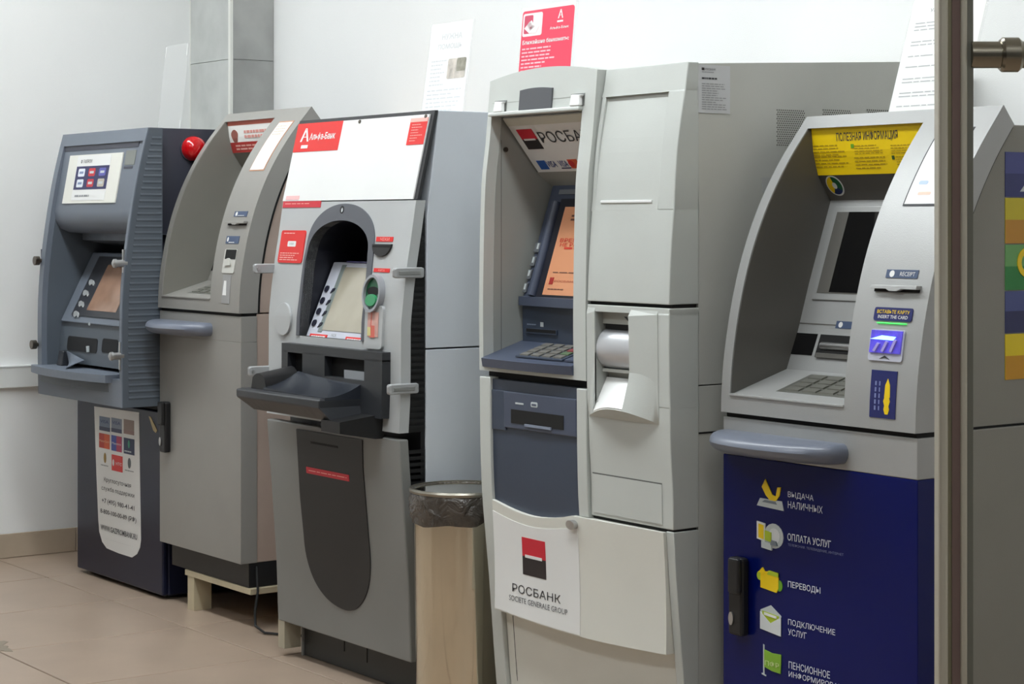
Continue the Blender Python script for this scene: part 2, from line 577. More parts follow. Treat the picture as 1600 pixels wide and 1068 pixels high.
def wincor(root, G, v):
    zz = lins(.842, TOPZ, 36)
    z_in = lins(.884, 1.452, 20)
    # fascia: jamb, column, sill and head, all following the curved front
    b = B()
    bk = lambda u, v: -.065 * (1 if v < 1.445 else max(.02, 1 - (v - 1.445) / .038))
    zz = sorted(zz + [1.445])
    b.strip(WF, zz, WX0, WI0, bk, 0)
    b.strip(WF, zz, WI1, WX1, bk, 0)
    b.strip(WF, [.842, .862, .882], WI0, WI1, -.05, 0)
    b.strip(WF, [1.455, 1.469, TOPZ], WI0, WI1, bk, 0)
    b.build('fascia', G['front'], root, bevel=0.002, smooth=True)
    # linings of the opening
    fz = [(WF.y(z) + .003, z) for z in lins(.884, 1.454, 24)]
    for xa, xb in ((WX0 + .004, WI0 + .0012), (WI1 - .0012, WI1 + .01)):
        B().prism(fz + [(3.24, 1.454), (3.24, .884)], 'x', xa, xb).build('side_lining', G['dark'], root)
    lip = B().strip(WF, [.878, .8835], WI0, WI1, -.004, .0035).build('sill_edge', G['front'], root, bevel=0.0015)
    sh = B()
    sh.loops([[(WI0, 2.90, .86), (WI0, 2.90, .882), (WI0, 3.06, .928), (WI0, 3.10, .93), (WI0, 3.10, .86)],
              [(WI1, 2.90, .86), (WI1, 2.90, .882), (WI1, 3.06, .928), (WI1, 3.10, .93), (WI1, 3.10, .86)]])
    sh.build('shelf', G['front'], root)
    # keypad on the shelf
    x0, x1 = WSH.hit(1217, 610)[0], WI1 - .008
    y0, y1 = WSH.hit(1292, 620)[1], WSH.hit(1270, 586)[1]
    kp = B().rect(WSH, (x0, x1, y0, y1), -.002, .002, 2).build('keypad', M_PAD, root)
    for i in range(4):
        for j in range(4):
            m = M_YEL if (i, j) == (3, 2) and v == 5 else M_KEY
            B().rect(WSH, sub((x0, x1, y0, y1), .08 + .22 * i, .25 + .22 * i, .08 + .22 * j, .25 + .22 * j), .002, .005, 1).build('key', m, kp)
    # screen panel with its openings
    pn = B().strip(WP, [.905, .928, 1.01, 1.117, 1.297], WI0, WI1, -.02, 0).build('screen_panel', G['front'], root)
    B().rect(WP, (WI0, WI1, 1.026, 1.0285), -.001, .0006, 1).build('panel_joint', G['dark'], pn)
    s0, s1 = WP.hit(1276, 457), WP.hit(1310, 331)
    sx0, sz0, sz1 = s0[0] + .004, s0[1], s1[1]
    B().rect(WP, (sx0 - .012, WI1, sz0 - .015, sz1 + .012), -.001, .004, 2).build('screen_bezel', G['front'], pn, bevel=0.002)
    B().rect(WP, (sx0, WI1, sz0, sz1), .003, .0046, 2).build('screen_surround', G['dark'], pn)  # its grey strip left of the screen stands in for glare
    q = WP.hit(1297, 458)[0]
    B().rect(WP, (q, WI1, sz0 + .003, sz1), .004, .0054, 2).build('screen', M_SCREEN, pn)
    r = WP.rect((1239, 519), (1268.5, 555))
    B().rect(WP, (r[0], r[1], r[2], r[3]), 0, .001, 1).build('camera_window', M_SCREEN, pn)
    r = WP.rect((1283, 522), (1339, 562))
    r = (r[0], WI1, r[2], r[3])
    cs = B().rect(WP, r, 0, .001, 1).build('cash_slot', VOID, pn)
    B().tube([WP.pt(r[0] + .012, (r[2] + r[3]) / 2, -.0), WP.pt(r[1], (r[2] + r[3]) / 2, -.0)], .0085, 14).build('roller', BRUSHED, pn, smooth=True)
    B().rect(WP, (r[0] + .006, r[1], r[2], r[2] + .009), 0, .006, 1).build('slot_lip', G['dark'], pn)
    r = WP.rect((1308, 501), (1350, 515))
    lb = B().rect(WP, (r[0], WI1, r[2], r[3]), 0, .001, 1).build('label', M_LABEL, pn)
    B().disc(WP, r[0] + .014, (r[2] + r[3]) / 2, .006, .006, .001, .0014).build('symbol', WHITE, pn)
    # curved head banner
    z_ban = lins(1.352, 1.455, 8)
    hd = B().strip(WB, [1.297, 1.315, 1.352, 1.40, 1.455], WI0, WI1, -.01, 0).build('head_panel', G['dark'], root)
    if v == 5:
        bn = B().strip(WB, z_ban, WI0 + .002, WI1, 0, .0012).build('banner', M_YEL, root)
        r = WB.rect((1307, 207), (1404, 219))
        text(WB, 'ПОЛЕЗНАЯ ИНФОРМАЦИЯ', r, INK, bn, .002, .008)
        for k, (a, bq) in enumerate((((1271, 226), (1327, 243)), ((1273, 243), (1330, 262)), ((1335, 226), (1389, 240)), ((1335, 244), (1392, 264)), ((1392, 225), (1436, 240)), ((1400, 243), (1428, 258)))):
            greek(WB, WB.rect(a, bq), 4, mat('olive_ink', (178, 148, 18), 0.6, vary=0), bn, seed=k, off=.002, fill=.32)
        for a, bq, m in (((1330, 225), (1335, 231), M_GRN), ((1394, 243), (1399, 249), mat('dark_green_print', (60, 90, 40), .5))):
            B().rect(WB, WB.rect(a, bq), .001, .0022, 1).build('bullet', m, bn)
        c = WB.hit(1305, 290)
        B().disc(WB, c[0], c[1], .024, .022, 0, .0012).build('emblem', WHITE, hd)
        for a0, a1, m in ((1.7, 4.2, M_YEL), (-.6, 1.7, mat('deep_green', (20, 90, 50), .5)), (4.2, 5.68, mat('deep_navy', (20, 40, 90), .5))):
            n = 10
            ps = [(c[0] + .021 * math.cos(a0 + (a1 - a0) * i / n), c[1] + .019 * math.sin(a0 + (a1 - a0) * i / n)) for i in range(n + 1)]
            ps += [(c[0] + .007 * math.cos(a1 - (a1 - a0) * i / n), c[1] + .007 * math.sin(a1 - (a1 - a0) * i / n)) for i in range(n + 1)]
            B().poly(WB, ps, .0012, .002).build('emblem_petal', m, hd)
    else:
        r = (WI0 + .002, WI1, 1.352, 1.455)
        bn = B().strip(WB, z_ban, r[0], r[1], 0, .0012).build('banner', PAPER, root)
        B().rect(WB, sub(r, 0, 1, .87, 1), .0012, .0018, 1).build('printed_band', mat('pale_red_print', (222, 120, 100), .5), bn)
        B().rect(WB, sub(r, 0, 1, 0, .33), .0012, .0018, 3).build('printed_band', mat('dark_red_print', (176, 52, 48), .5), bn)
        greek(WB, sub(r, .1, .8, .06, .27), 2, mat('pink_ink', (225, 170, 160), .6), bn, 3, .0024, .5)
        greek(WB, sub(r, .32, .82, .42, .72), 2, mat('faint_red_ink', (225, 160, 150), .6), bn, 4, .0024, .6)
        B().poly(WB, [(r[0] + .04 + .022 * math.cos(a) * (1 + .15 * math.sin(3 * a)), 1.406 + .022 * math.sin(a)) for a in lins(0, 6.0, 16)], .0012, .002).build('printed_figure', mat('brown_print', (150, 90, 80), .6), bn)
    # things on the right column
    q = WF.hit(1410.6, 321.6)
    r = (q[0], WX1 - .040, q[1], 1.440)
    ps = B().rect(WF, r, 0, .0015, 8).build('poster_frame', INK if v == 5 else mat('tan_frame', (190, 140, 110), .5), root)
    ri = (r[0] + .004, r[1] - .004, r[2] + .004, r[3] - .004)
    B().rect(WF, ri, .0015, .0025, 8).build('poster', WHITE if v == 5 else PAPER, root)
    if v == 5:
        B().poly(WF, rrect(sub(ri, .2, .48, .26, .31), .004), .0026, .003).build('printed_mark', mat('pale_blue_print', (180, 200, 235), .5), ps)
        B().poly(WF, rrect(sub(ri, .3, .7, .12, .16), .003), .0026, .003).build('printed_mark', mat('pale_orange_print', (240, 200, 180), .5), ps)
    else:
        greek(WF, sub(ri, .1, .9, .72, .95), 4, mat('faint_tan_ink', (205, 190, 170), .6), ps, 9, .003, .4)
    # receipt label, receipt slot
    r = WF.rect((1387, 420.5), (1433.5, 435))
    B().rect(WF, r, 0, .0015, 1).build('label', M_LABEL, root)
    B().disc(WF, r[0] + .016, (r[2] + r[3]) / 2, .0065, .0065, .0015, .002).build('symbol', WHITE, root)
    if v == 5:
        text(WF, 'RECEIPT', sub(r, .45, .92, .25, .75), WHITE, root, .002)
    else:
        greek(WF, sub(r, .3, .95, .1, .3), 1, WHITE, root, 5, .002, .5)
    r = WF.rect((1367.8, 447), (1439, 452.5))
    rs = B()
    m = (r[0] + r[1]) / 2
    rs.poly(WF, [(r[0], r[2]), (m - .02, r[2]), (m - .01, r[2] - .004), (m + .01, r[2] - .004), (m + .02, r[2]), (r[1], r[2]), (r[1], r[3] + .004), (r[0], r[3] + .003)], 0, .014)
    rs.build('receipt_slot', G['front'], root, bevel=0.001)
    B().rect(WF, (r[0] + .002, r[1] - .002, r[2] - .006, r[2] - .0005), 0, .003, 1).build('slot_gap', VOID, root)
    # card label and reader
    r = WF.rect((1368.7, 479), (1424.7, 503))
    if v == 5:
        cl = B().poly(WF, rrect(r, .005), 0, .002).build('label', M_NAVY, root)
        text(WF, 'ВСТАВЬТЕ КАРТУ', sub(r, .08, .93, .55, .82), M_YEL, cl, .0026, .01)
        text(WF, 'INSERT THE CARD', sub(r, .12, .9, .18, .43), WHITE, cl, .0026, .01)
        g = WF.rect((1371.7, 503), (1417, 506.6))
        B().rect(WF, g, 0, .003, 1).build('green_light', mat('green_led', (60, 240, 90), .4, vary=0, emit=1.6), root)
    else:
        B().rect(WF, sub(r, 0, .82, 0, .9), 0, .0015, 1).build('label', M_LABEL, root)
        B().disc(WF, r[0] + .012, (r[2] + r[3]) / 2, .005, .007, .0015, .002).build('symbol', WHITE, root)
        greek(WF, sub(r, .2, .7, .06, .25), 1, WHITE, root, 6, .002, .5)
    r = WF.rect((1363, 513), (1410, 566))
    if v == 5:
        cr = B().poly(WF, rrect(r, .006), -.004, .003).build('card_reader', mat('pale_clear_plastic', (190, 192, 205), .2), root, bevel=.001)
        rg = sub(r, .05, .95, .26, .97)
        B().rect(WF, rg, .003, .006, 1).build('lit_guide', mat('violet_lit_plastic', (84, 74, 190), .15, vary=.25, vscale=60, emit=.55), root)
        B().poly(WF, [(rg[0] + .001, rg[2] + .6 * (rg[3] - rg[2])), (rg[1] - .02, rg[2] + .58 * (rg[3] - rg[2])), (rg[1] - .014, rg[2] + .74 * (rg[3] - rg[2])), (rg[0] + .03, rg[2] + .78 * (rg[3] - rg[2]))], .006, .008).build('lit_slot', mat('blue_white_led', (130, 170, 255), .3, vary=0, emit=3.0), root)
        for k in range(3):
            a = rg[0] + .012 + .022 * k
            B().poly(WF, [(a, rg[2] + .004), (a + .006, rg[2] + .002), (a + .016, rg[2] + .018 + .004 * k), (a + .010, rg[2] + .020 + .004 * k)], .006, .010).build('guide_rib', mat('lilac_plastic', (170, 160, 225), .15, vary=.1), root)
        u = (r[0] + r[1]) / 2
        B().poly(WF, [(u - .014, r[2] + .004), (u, r[2] + .011), (u + .014, r[2] + .004), (u, r[2] + .007)], .003, .004).build('arrow_mark', INK, root)
    else:
        B().poly(WF, rrect(sub(r, .1, .95, -.2, 1), .006), -.004, .003).build('card_reader', mat('pale_grey_plastic', (196, 196, 190), .35), root, bevel=.001)
        B().rect(WF, sub(r, .2, .95, .5, .98), .003, .0036, 1).build('reader_opening', VOID, root)
        B().disc(WF, (r[0] + r[1]) / 2, r[2] + .012, .019, .022, .003, .008, a0=0, a1=math.pi, n=14).build('reader_bulge', mat('pale_grey_plastic', (196, 196, 190), .35), root)
    # vertical hint sticker
    r = WF.rect((1363, 577), (1399, 655))
    if v == 5:
        st = B().rect(WF, r, 0, .0015, 3).build('sticker', M_NAVY, root)
        h = r[3] - r[2]
        w = r[1] - r[0]
        ax = r[0] + .66 * w
        B().poly(WF, [(ax - .1 * w, r[2] + .44 * h), (ax + .12 * w, r[2] + .44 * h), (ax + .1 * w, r[2] + .7 * h), (ax + .01 * w, r[2] + .84 * h), (ax - .08 * w, r[2] + .7 * h)], .0015, .002).build('hand_print', M_YEL, st)
        for zc, rr in ((.36, .13), (.24, .09), (.19, .11)):
            B().disc(WF, ax, r[2] + zc * h, rr * w, rr * w * 1.5, .0015, .002, 6).build('print_dot', M_YEL, st)
        for a, bq in ((.18, .24), (.34, .38)):
            greekv = B()
            for k in range(5):
                greekv.rect(WF, sub(r, a, bq, .16 + .13 * k, .25 + .13 * k), .0015, .002, 1)
            greekv.build('printed_text', mat('lilac_ink', (130, 140, 190), .6), st)
    else:
        B().rect(WF, sub(r, .1, .85, .05, 1), 0, .0015, 2).build('sticker', mat('grey_sticker', (150, 150, 150), .5), root)
        B().poly(WF, [(r[0] + .012, r[2] + .03), (r[0] + .036, r[2] + .03), (r[0] + .031, r[2] + .075), (r[0] + .017, r[2] + .075)], .0015, .002).build('printed_mark', WHITE, root)
    # seam, lower front, ledge, door handle
    B().box(WX0 + .006, WX1 - .006, 2.905, 2.96, .830, .846).build('joint', VOID, root)
    bb = B().box(WX0, WX1, 2.90, 2.957, .752, .832)
    bb.build('upper_door_strip', G['front'], root, bevel=.002)
    if v == 5:
        B().box(WX0, WX1, 2.90, 2.957, .075, .7515).build('blue_door', M_BLUE, root, bevel=.0015)
    else:
        B().box(WX0, WX1, 2.90, 2.957, .075, .7525).build('lower_door', G['front'], root, bevel=.0015)
    B().box(WX0 + .002, WX1 - .004, 2.957, 3.74, .075, .838).build('safe_cabinet', G['side'], root, bevel=.002)
    B().box(WX0 + .03, WX1 - .004, 2.93, 3.72, .0, .075).build('base', BLACK, root)
    # housing behind the fascia
    rear = [(WF.y(z) + .076, z) for z in lins(.842, 1.445, 24)]
    B().strip(WF, lins(.842, 1.44, 24), WX1 - .03, WX1 - .010, -.078, -.064).build('dark_gap_strip', VOID, root)  # black strip standing in for the dark gap behind the fascia
    h = B()
    h.prism(rear + [(3.74, 1.445), (3.74, .842)], 'x', WI1 + .01, WX1 - .012)
    h.box(WX0 + .004, WI1 + .01, 3.24, 3.74, .842, 1.445)
    h.prism([(3.19, 1.445), (3.24, 1.445), (3.24, 1.40), (3.17, 1.40)], 'x', WX0 + .004, WI1 + .01)
    h.build('housing', G['side'], root, bevel=.002)
    n = 16
    lx0, lx1 = WX0 - .004, WX0 + .372
    n = 24
    arc = [((lx0 + lx1) / 2 - (lx1 - lx0) / 2 * math.cos(math.pi * i / n), 2.90 - .10 * math.sin(math.pi * i / n) ** .75) for i in range(n + 1)]
    cx = (lx0 + lx1) / 2
    rows = []
    for z, k in ((.764, .72), (.768, .84), (.776, .95), (.785, 1.0), (.794, .97), (.801, .88), (.805, .72)):
        rows.append([(cx + (x - cx) * (1 - (1 - k) * .25), 2.90 - (2.90 - y) * k, z) for x, y in arc])
    B().loops(rows).build('hand_ledge', M_LEDGE, root, smooth=True)
    r = WF.rect((1149, 867), (1171, 993))
    hd2 = B().rect(WF, r, 0, .022, 2).build('door_handle', BLACK, root, bevel=.006)
    B().rect(WF, sub(r, .25, 1.05, .55, 1), .022, .034, 2).build('grip', BLACK, hd2, bevel=.005)
    B().disc(WF, r[0] + .012, r[2] + .035, .007, .014, .022, .025).build('keyhole', BRUSHED, hd2)
    return root


sb = thing('cash_machine', (-2.936, 3.3, 0), 'silver grey cash machine with yellow banner and dark blue lower door beside the steel post', 'cash machine')
wincor(sb, G5, 5)

# printed services on the blue door
for s, tl, br, bo in (('ВЫДАЧА', (1231.7, 767), (1271.7, 784), .002), ('НАЛИЧНЫХ', (1231.7, 782), (1286, 802), .002), ('ОПЛАТА УСЛУГ', (1231, 832), (1299, 856), .014),
                      ('ТЕЛЕФОНИЯ, ТЕЛЕВИДЕНИЕ, ИНТЕРНЕТ', (1231.7, 848), (1318.6, 869), 0), ('ПЕРЕВОДЫ', (1231.7, 906.6), (1282.5, 929), .012),
                      ('ПОДКЛЮЧЕНИЕ', (1232, 966), (1305.6, 994), .002), ('УСЛУГ', (1232, 981), (1261, 998), .002), ('ПЕНСИОННОЕ', (1233, 1032), (1297.5, 1060), .002), ('ИНФОРМИРОВАНИЕ', (1233, 1047), (1330, 1082), .002)):
    text(WF, s, WF.rect(tl, br), mat('service_print', (214, 220, 236), .5, vary=0) if bo else mat('small_service_print', (120, 130, 175), .5, vary=0), sb, .0012, bo)


def icon(S, tl, br, shapes, parent, name='service_icon'):
    r = S.rect(tl, br)
    for k, (pts, m) in enumerate(shapes):
        B().poly(S, [(r[0] + (r[1] - r[0]) * a, r[2] + (r[3] - r[2]) * c) for a, c in pts], 0, .001 + .0006 * k).build(name, m, parent)


def circ(cx, cy, rx, ry, n=18, a0=0, a1=2 * math.pi):
    return [(cx + rx * math.cos(a0 + (a1 - a0) * i / n), cy + ry * math.sin(a0 + (a1 - a0) * i / n)) for i in range(n if a1 - a0 > 6.2 else n + 1)]


LG = mat('pale_grey_print', (196, 204, 206), .45)
MG = mat('mid_grey_print', (120, 130, 140), .45)
LIME = mat('lime_print', (178, 200, 40), .45)
icon(WF, (1183, 746), (1225, 798), [([(0, .05), (1, 0), (.93, .32), (.12, .32)], LG), ([(.2, .2), (.75, .18), (.7, .27), (.3, .28)], MG),
     ([(.2, .72), (.33, 1), (.48, .72), (.58, .5), (.72, .45), (.78, .78), (.9, .8), (.85, .5), (.72, .3), (.5, .3), (.35, .45)], M_YEL)], sb)
icon(WF, (1183.5, 813), (1224.5, 862.7), [(circ(.64, .54, .36, .46), LG), (circ(.66, .55, .22, .28), mat('soft_white_print', (226, 230, 232), .45)), ([(0, .35), (.32, .28), (.32, .95), (0, 1)], WHITE), ([(.07, .4), (.27, .36), (.27, .88), (.07, .92)], M_YEL),
     ([(.32, .35), (.56, .3), (.56, .66), (.32, .7)], LIME), ([(.2, .05), (.58, 0), (.58, .25), (.2, .3)], LG), ([(.55, .2), (.8, .2), (.75, .36), (.58, .38)], MG)], sb)
icon(WF, (1183, 883), (1223, 927.5), [(circ(.12, .6, .12, .2), LIME), (circ(.88, .32, .12, .24), M_GRN), ([(.16, .1), (.78, 0), (.86, .2), (.86, .86), (.5, .9), (.42, .84), (.16, .8)], M_YEL), ([(.5, .9), (.42, .72), (.86, .68), (.86, .86)], LIME), ([(.1, .76), (.24, .98), (.34, .8), (.26, .7)], M_YEL)], sb)
icon(WF, (1188.7, 941.5), (1221, 994), [([(0, .12), (1, 0), (1, .7), (.5, 1), (0, .78)], LG), ([(.1, .76), (.9, .68), (.9, .45), (.5, .3), (.1, .55)], LIME), ([(0, .12), (1, 0), (1, .66), (.5, .38), (0, .72)], mat('envelope_print', (216, 222, 224), .45)), ([(.2, .72), (.8, .66), (.8, .58), (.2, .63)], WHITE)], sb)
icon(WF, (1191, 1005), (1223, 1062.7), [([(.06, .04), (.12, .04), (.12, .98), (.06, 1)], LG), ([(0, .04), (.2, 0), (.2, .04), (0, .08)], LG), ([(.13, .84), (.5, .78), (.95, .8), (.92, .2), (.5, .22), (.13, .3)], mat('leaf_green_print', (130, 178, 50), .45))], sb)
text(WF, 'ПФР', WF.rect((1197, 1030), (1219, 1044)), mat('pale_lime_print', (210, 225, 160), .5), sb, .0034, .01)

# colour stickers on the side of the housing
SS = Side(WX1 - .012)
for y0, y1, c1, c2 in ((237, 308, (70, 76, 140), (44, 50, 110)), (309, 381, (206, 190, 30), (196, 140, 40)), (382, 454, (110, 170, 100), (40, 130, 60)), (455, 521, (74, 84, 140), (40, 44, 90)), (522, 594, (230, 205, 20), (200, 145, 20))):
    a, bq = SS.hit(1570, y0), SS.hit(1570, y1)
    r = (a[0], a[0] + .34, bq[1] + .001, a[1])
    st = B().rect(SS, r, 0, .0012, 1).build('side_sticker', mat('sticker_%d' % y0, c1, .45, vary=.06), sb)
    B().rect(SS, sub(r, 0, 1, 0, .52), .0012, .0016, 1).build('lower_band', mat('sticker_low_%d' % y0, c2, .45, vary=.06), st)
    if y0 == 237:
        B().poly(SS, [(r[0] + (r[1] - r[0]) * p, r[2] + (r[3] - r[2]) * q) for p, q in ((.13, .12), (.6, .12), (.55, .45), (.22, .45))], .0016, .0022).build('print_shape', LG, st)
    elif y0 == 309:
        B().rect(SS, sub(r, .17, .5, .3, .82), .0016, .0022, 1).build('print_shape', mat('cream_print', (225, 215, 150), .45), st)
    elif y0 == 382:
        B().ring(SS, r[0] + .066, r[2] + .6 * (r[3] - r[2]), .03, .03, .6, .0012, .003).build('print_shape', M_YEL, st)
r = SS.hit(1525, 671)
B().rect(SS, (2.97, 3.738, .8385, .8415), -.002, .0004, 1).build('side_joint', VOID, sb)

OFF[:] = [-2.778, 0.03, 0.127]
m2 = thing('cash_machine', (-5.72, 3.3, 0.127), 'plain warm grey curved cash machine without bank logo standing on a low wooden plinth', 'cash machine')
wincor(m2, G2, 2)
OFF[:] = [0, 0, 0]
# low wooden plinth under it
M_WOOD = mat('beige_board', (190, 178, 150), .55, vary=.08, vscale=12)
pl = thing('wooden_plinth', (-5.65, 3.3, 0), 'low beige board plinth with open front under the plain warm grey cash machine', 'plinth')
B().box(-5.86, -5.42, 2.955, 3.70, .108, .126).build('board_top', M_WOOD, pl, bevel=.001)
B().box(-5.845, -5.80, 2.957, 3.02, 0, .108).build('leg', M_WOOD, pl, bevel=.001)
B().box(-5.845, -5.80, 3.60, 3.68, 0, .108).build('leg', M_WOOD, pl, bevel=.001)
B().box(-5.50, -5.44, 3.30, 3.68, 0, .108).build('leg', M_WOOD, pl, bevel=.001)
B().tube([(-5.437, 2.985, .19), (-5.41, 2.975, .12), (-5.41, 2.965, .06), (-5.39, 2.955, .02), (-5.34, 2.96, .006), (-5.25, 3.02, .0045), (-5.2, 3.2, .0045)], .004, 8).build(
    'power_cable', BLACK, label='thin black cable hanging from the plain warm grey cash machine to the floor', category='cable', smooth=True)

# ================================================================== slate blue-grey cash machine by the left wall
M_SL = mat('slate_plastic', (108, 116, 128), .45, grain=.14, vary=.03)
M_SLS = mat('slate_ribbed_plastic', (86, 94, 103), .5, grain=.1)
M_SLD = mat('dark_slate_steel', (64, 66, 78), .5, grain=.1)
M_NVC = mat('navy_cabinet_paint', (28, 31, 52), .3, vary=.05, vscale=3, spec=.3)
GX0, GX1 = -6.685, -6.0
GF = Front(smooth_pts([(.645, 2.80), (.785, 2.798), (.93, 2.798), (1.057, 2.804), (1.20, 2.820), (1.377, 2.849), (1.506, 2.879), (1.558, 2.893)]))
GB = 2.944
gz = thing('cash_machine', (-6.35, 3.3, 0), 'slate blue cash machine with navy lower cabinet standing next to the left wall', 'cash machine')
GI0, GI1, GJ1 = GX0 + .035, GX1 - .014, -6.058
GOZ0, GOZ1 = .735, 1.245
b = B()
zz = lins(.645, 1.558, 20)
b.strip(GF, zz, GX0, GI0, lambda u, v: -(GB - GF.y(v)), 0)
b.strip(GF, zz, GI1, GX1, lambda u, v: -(GB - GF.y(v)), 0)
b.strip(GF, lins(.645, GOZ0, 4), GI0, GI1, -.1, 0)
b.strip(GF, lins(1.515, 1.558, 3), GI0, GI1, lambda u, v: -(GB - GF.y(v)), 0)
b.build('fascia', M_SL, gz, bevel=.004, smooth=True)
# ribbed right flank
b = B()
b.strip(Side(GX1), [.66, 1.545], 2.82, GB - .002, 0, .0006)
fk = B()
gs = Side(GX1)
for k in range(42):
    z0 = .668 + k * .0207
    ya = GF.y(z0) + .012
    fk.loops([[gs.pt(ya + .012, z0, 0), gs.pt(ya + .012, z0 + .007, .0022), gs.pt(ya + .012, z0 + .014, 0)], [gs.pt(GB - .004, z0, 0), gs.pt(GB - .004, z0 + .007, .0022), gs.pt(GB - .004, z0 + .014, 0)]])
fk.strip(gs, zz, lambda z: GF.y(z) + .004, GB, 0, .0005)
fk.build('ribbed_flank', M_SLS, gz)
# upper sign panel, set back a little, rolling under at the bottom
GU = Front([(1.205, 2.99), (1.212, 2.90), (1.225, 2.868), (1.25, 2.850), (1.285, 2.846), (1.515, 2.888)])
sp = B().strip(GU, [1.205, 1.212, 1.225, 1.24, 1.25, 1.285, 1.40, 1.515], GI0, GI1, -.02, 0).build('sign_panel', M_SL, gz, smooth=True)
r = GU.rect((103, 243), (188, 318))
r = (GU.hit(105, 280)[0], GU.hit(187, 280)[0], GU.hit(145, 317)[1], GU.hit(145, 241)[1])
sg = B().rect(GU, r, 0, .004, 3).build('sign', mat('ivory_sign', (226, 226, 218), .5), gz)
r2 = sub(r, .17, .80, .06, .98)
B().rect(GU, r2, .004, .005, 3).build('sign_sheet', WHITE, gz)
rb = sub(r2, .02, 1, .24, .76)
B().rect(GU, rb, .005, .0056, 3).build('dark_field', mat('navy_print', (44, 46, 92), .5), sg)
for i, c in enumerate(((230, 235, 245), (200, 50, 60), (90, 90, 170))):
    for j, c2 in enumerate(((225, 232, 240), (190, 46, 60), (190, 180, 170))):
        if j == 0:
            m = mat('logo_a%d' % i, c2 if i == 0 else (c2 if i == 1 else (180, 175, 165)), .5)
            m = mat('logo_low%d' % i, ((225, 232, 240), (190, 46, 60), (185, 178, 165))[i], .5)
        else:
            m = mat('logo_up%d' % i, c, .5)
        if j == 2:
            continue
        q = sub(rb, .08 + .32 * i, .28 + .32 * i, .1 + .46 * j, .44 + .46 * j)
        B().poly(GU, rrect(q, .006), .0056, .0062).build('card_logo', m, sg)
        B().rect(GU, sub(q, .2, .8, .35, .65), .0062, .0066, 1).build('logo_mark', LG if i else mat('blue_grey_print', (130, 145, 180), .5), sg)
text(GU, 'ГАЗПРОМ', sub(r2, .2, .46, .83, .91), INK, sg, .006)
B().ring(GU, sub(r2, .14, .2, 0, 1)[0], sub(r2, 0, 1, .87, 1)[2], .005, .006, .6, .005, .0056, 14).build('logo_mark', INK, sg)
greek(GU, sub(r2, .1, .75, .06, .14), 1, GREYINK, sg, 2, .006, .5)
B().rect(GU, GU.rect((198.5, 235), (210, 257)), 0, .0015, 1).build('indicator_window', mat('olive_glass', (118, 122, 118), .2), gz)
B().rect(GU, GU.rect((194, 260), (207, 263)), 0, .001, 1).build('groove', M_SLD, gz)
B().rect(GU, GU.rect((101, 226), (217, 229)), 0, .0015, 1).build('groove', M_SLD, gz)
# recess: linings, hood bar, back
for a, c in ((GI0 - .001, GI0 + .004), (GJ1 - .002, GJ1 + .003)):
    B().prism([(GF.y(z) + .02, z) for z in lins(GOZ0, 1.5, 10)] + [(3.16, 1.5), (3.16, GOZ0)], 'x', a, c).build('recess_lining', M_SLS, gz)
B().box(GI0, GJ1, 3.13, 3.16, GOZ0, 1.5).build('recess_back', M_SLS, gz)
B().loops([[(GI0, 2.95, 1.215), (GI0, 2.95, 1.185), (GI0, 3.12, 1.155), (GI0, 3.12, 1.215)], [(GJ1, 2.95, 1.215), (GJ1, 2.95, 1.185), (GJ1, 3.12, 1.155), (GJ1, 3.12, 1.215)]]).build('hood', M_SL, gz)
# leaning screen unit
q0 = (-6.63, 2.853, .917)
GS = Front([(.905, 2.862), (1.14, 2.985)])
B().strip(GS, [.90, 1.02, 1.14], GI0 + .012, GJ1 - .004, -.05, 0).build('screen_unit', M_SL, gz, bevel=.004)
xs0, xs1 = GS.hit(108, 505)[0], GJ1 - .010
dk = B().rect(GS, (xs0, xs1, .925, 1.128), 0, .003, 2).build('screen_surround', mat('charcoal_plastic', (44, 46, 52), .35), gz)
r = (GS.hit(131, 496)[0], GS.hit(171, 503)[0], .945, 1.10)
B().rect(GS, (r[0], r[1] + .02, r[2], r[3]), .003, .004, 2).build('screen', mat('brown_reflection_tone', (150, 118, 98), .12, vary=.2, vscale=8), gz)  # brown reflection painted as the screen's base colour
for px, py in ((145, 440.5), (136, 457), (129, 474), (121, 489.6)):
    u, v = GS.hit(px, py)
    B().poly(GS, [(u - .024, v + .006), (u - .012, v + .010), (u + .012, v + .006), (u + .03, v - .004), (u + .03, v - .012), (u + .012, v - .006), (u, v - .012), (u - .014, v - .006)], .003, .007).build('side_button', mat('chrome_button', (225, 228, 228), .15, metal=.6), gz, bevel=.001)
u, v = GS.hit(141, 506)
B().disc(GS, u, v, .008, .005, .003, .004).build('maker_mark', LG, gz)
# lower console with card and cash openings
GC = Front([(.78, 2.858), (.90, 2.872)])
B().strip(GC, [.76, .83, .90], GI0 + .004, GJ1 - .004, -.05, 0).build('console', M_SLS, gz)
for tl, br in (((107, 524), (151, 552)), ((161, 528), (183, 553))):
    B().poly(GC, rrect(GC.rect(tl, br), .012), 0, .0015).build('opening', mat('midnight_gap', (8, 10, 16), .7, vary=0), gz)
u, v = GC.hit(140, 544)
B().tube([GC.pt(u, v - .012, .004), GC.pt(u, v + .008, .008)], .006, 10).build('guide_pin', LG, gz)
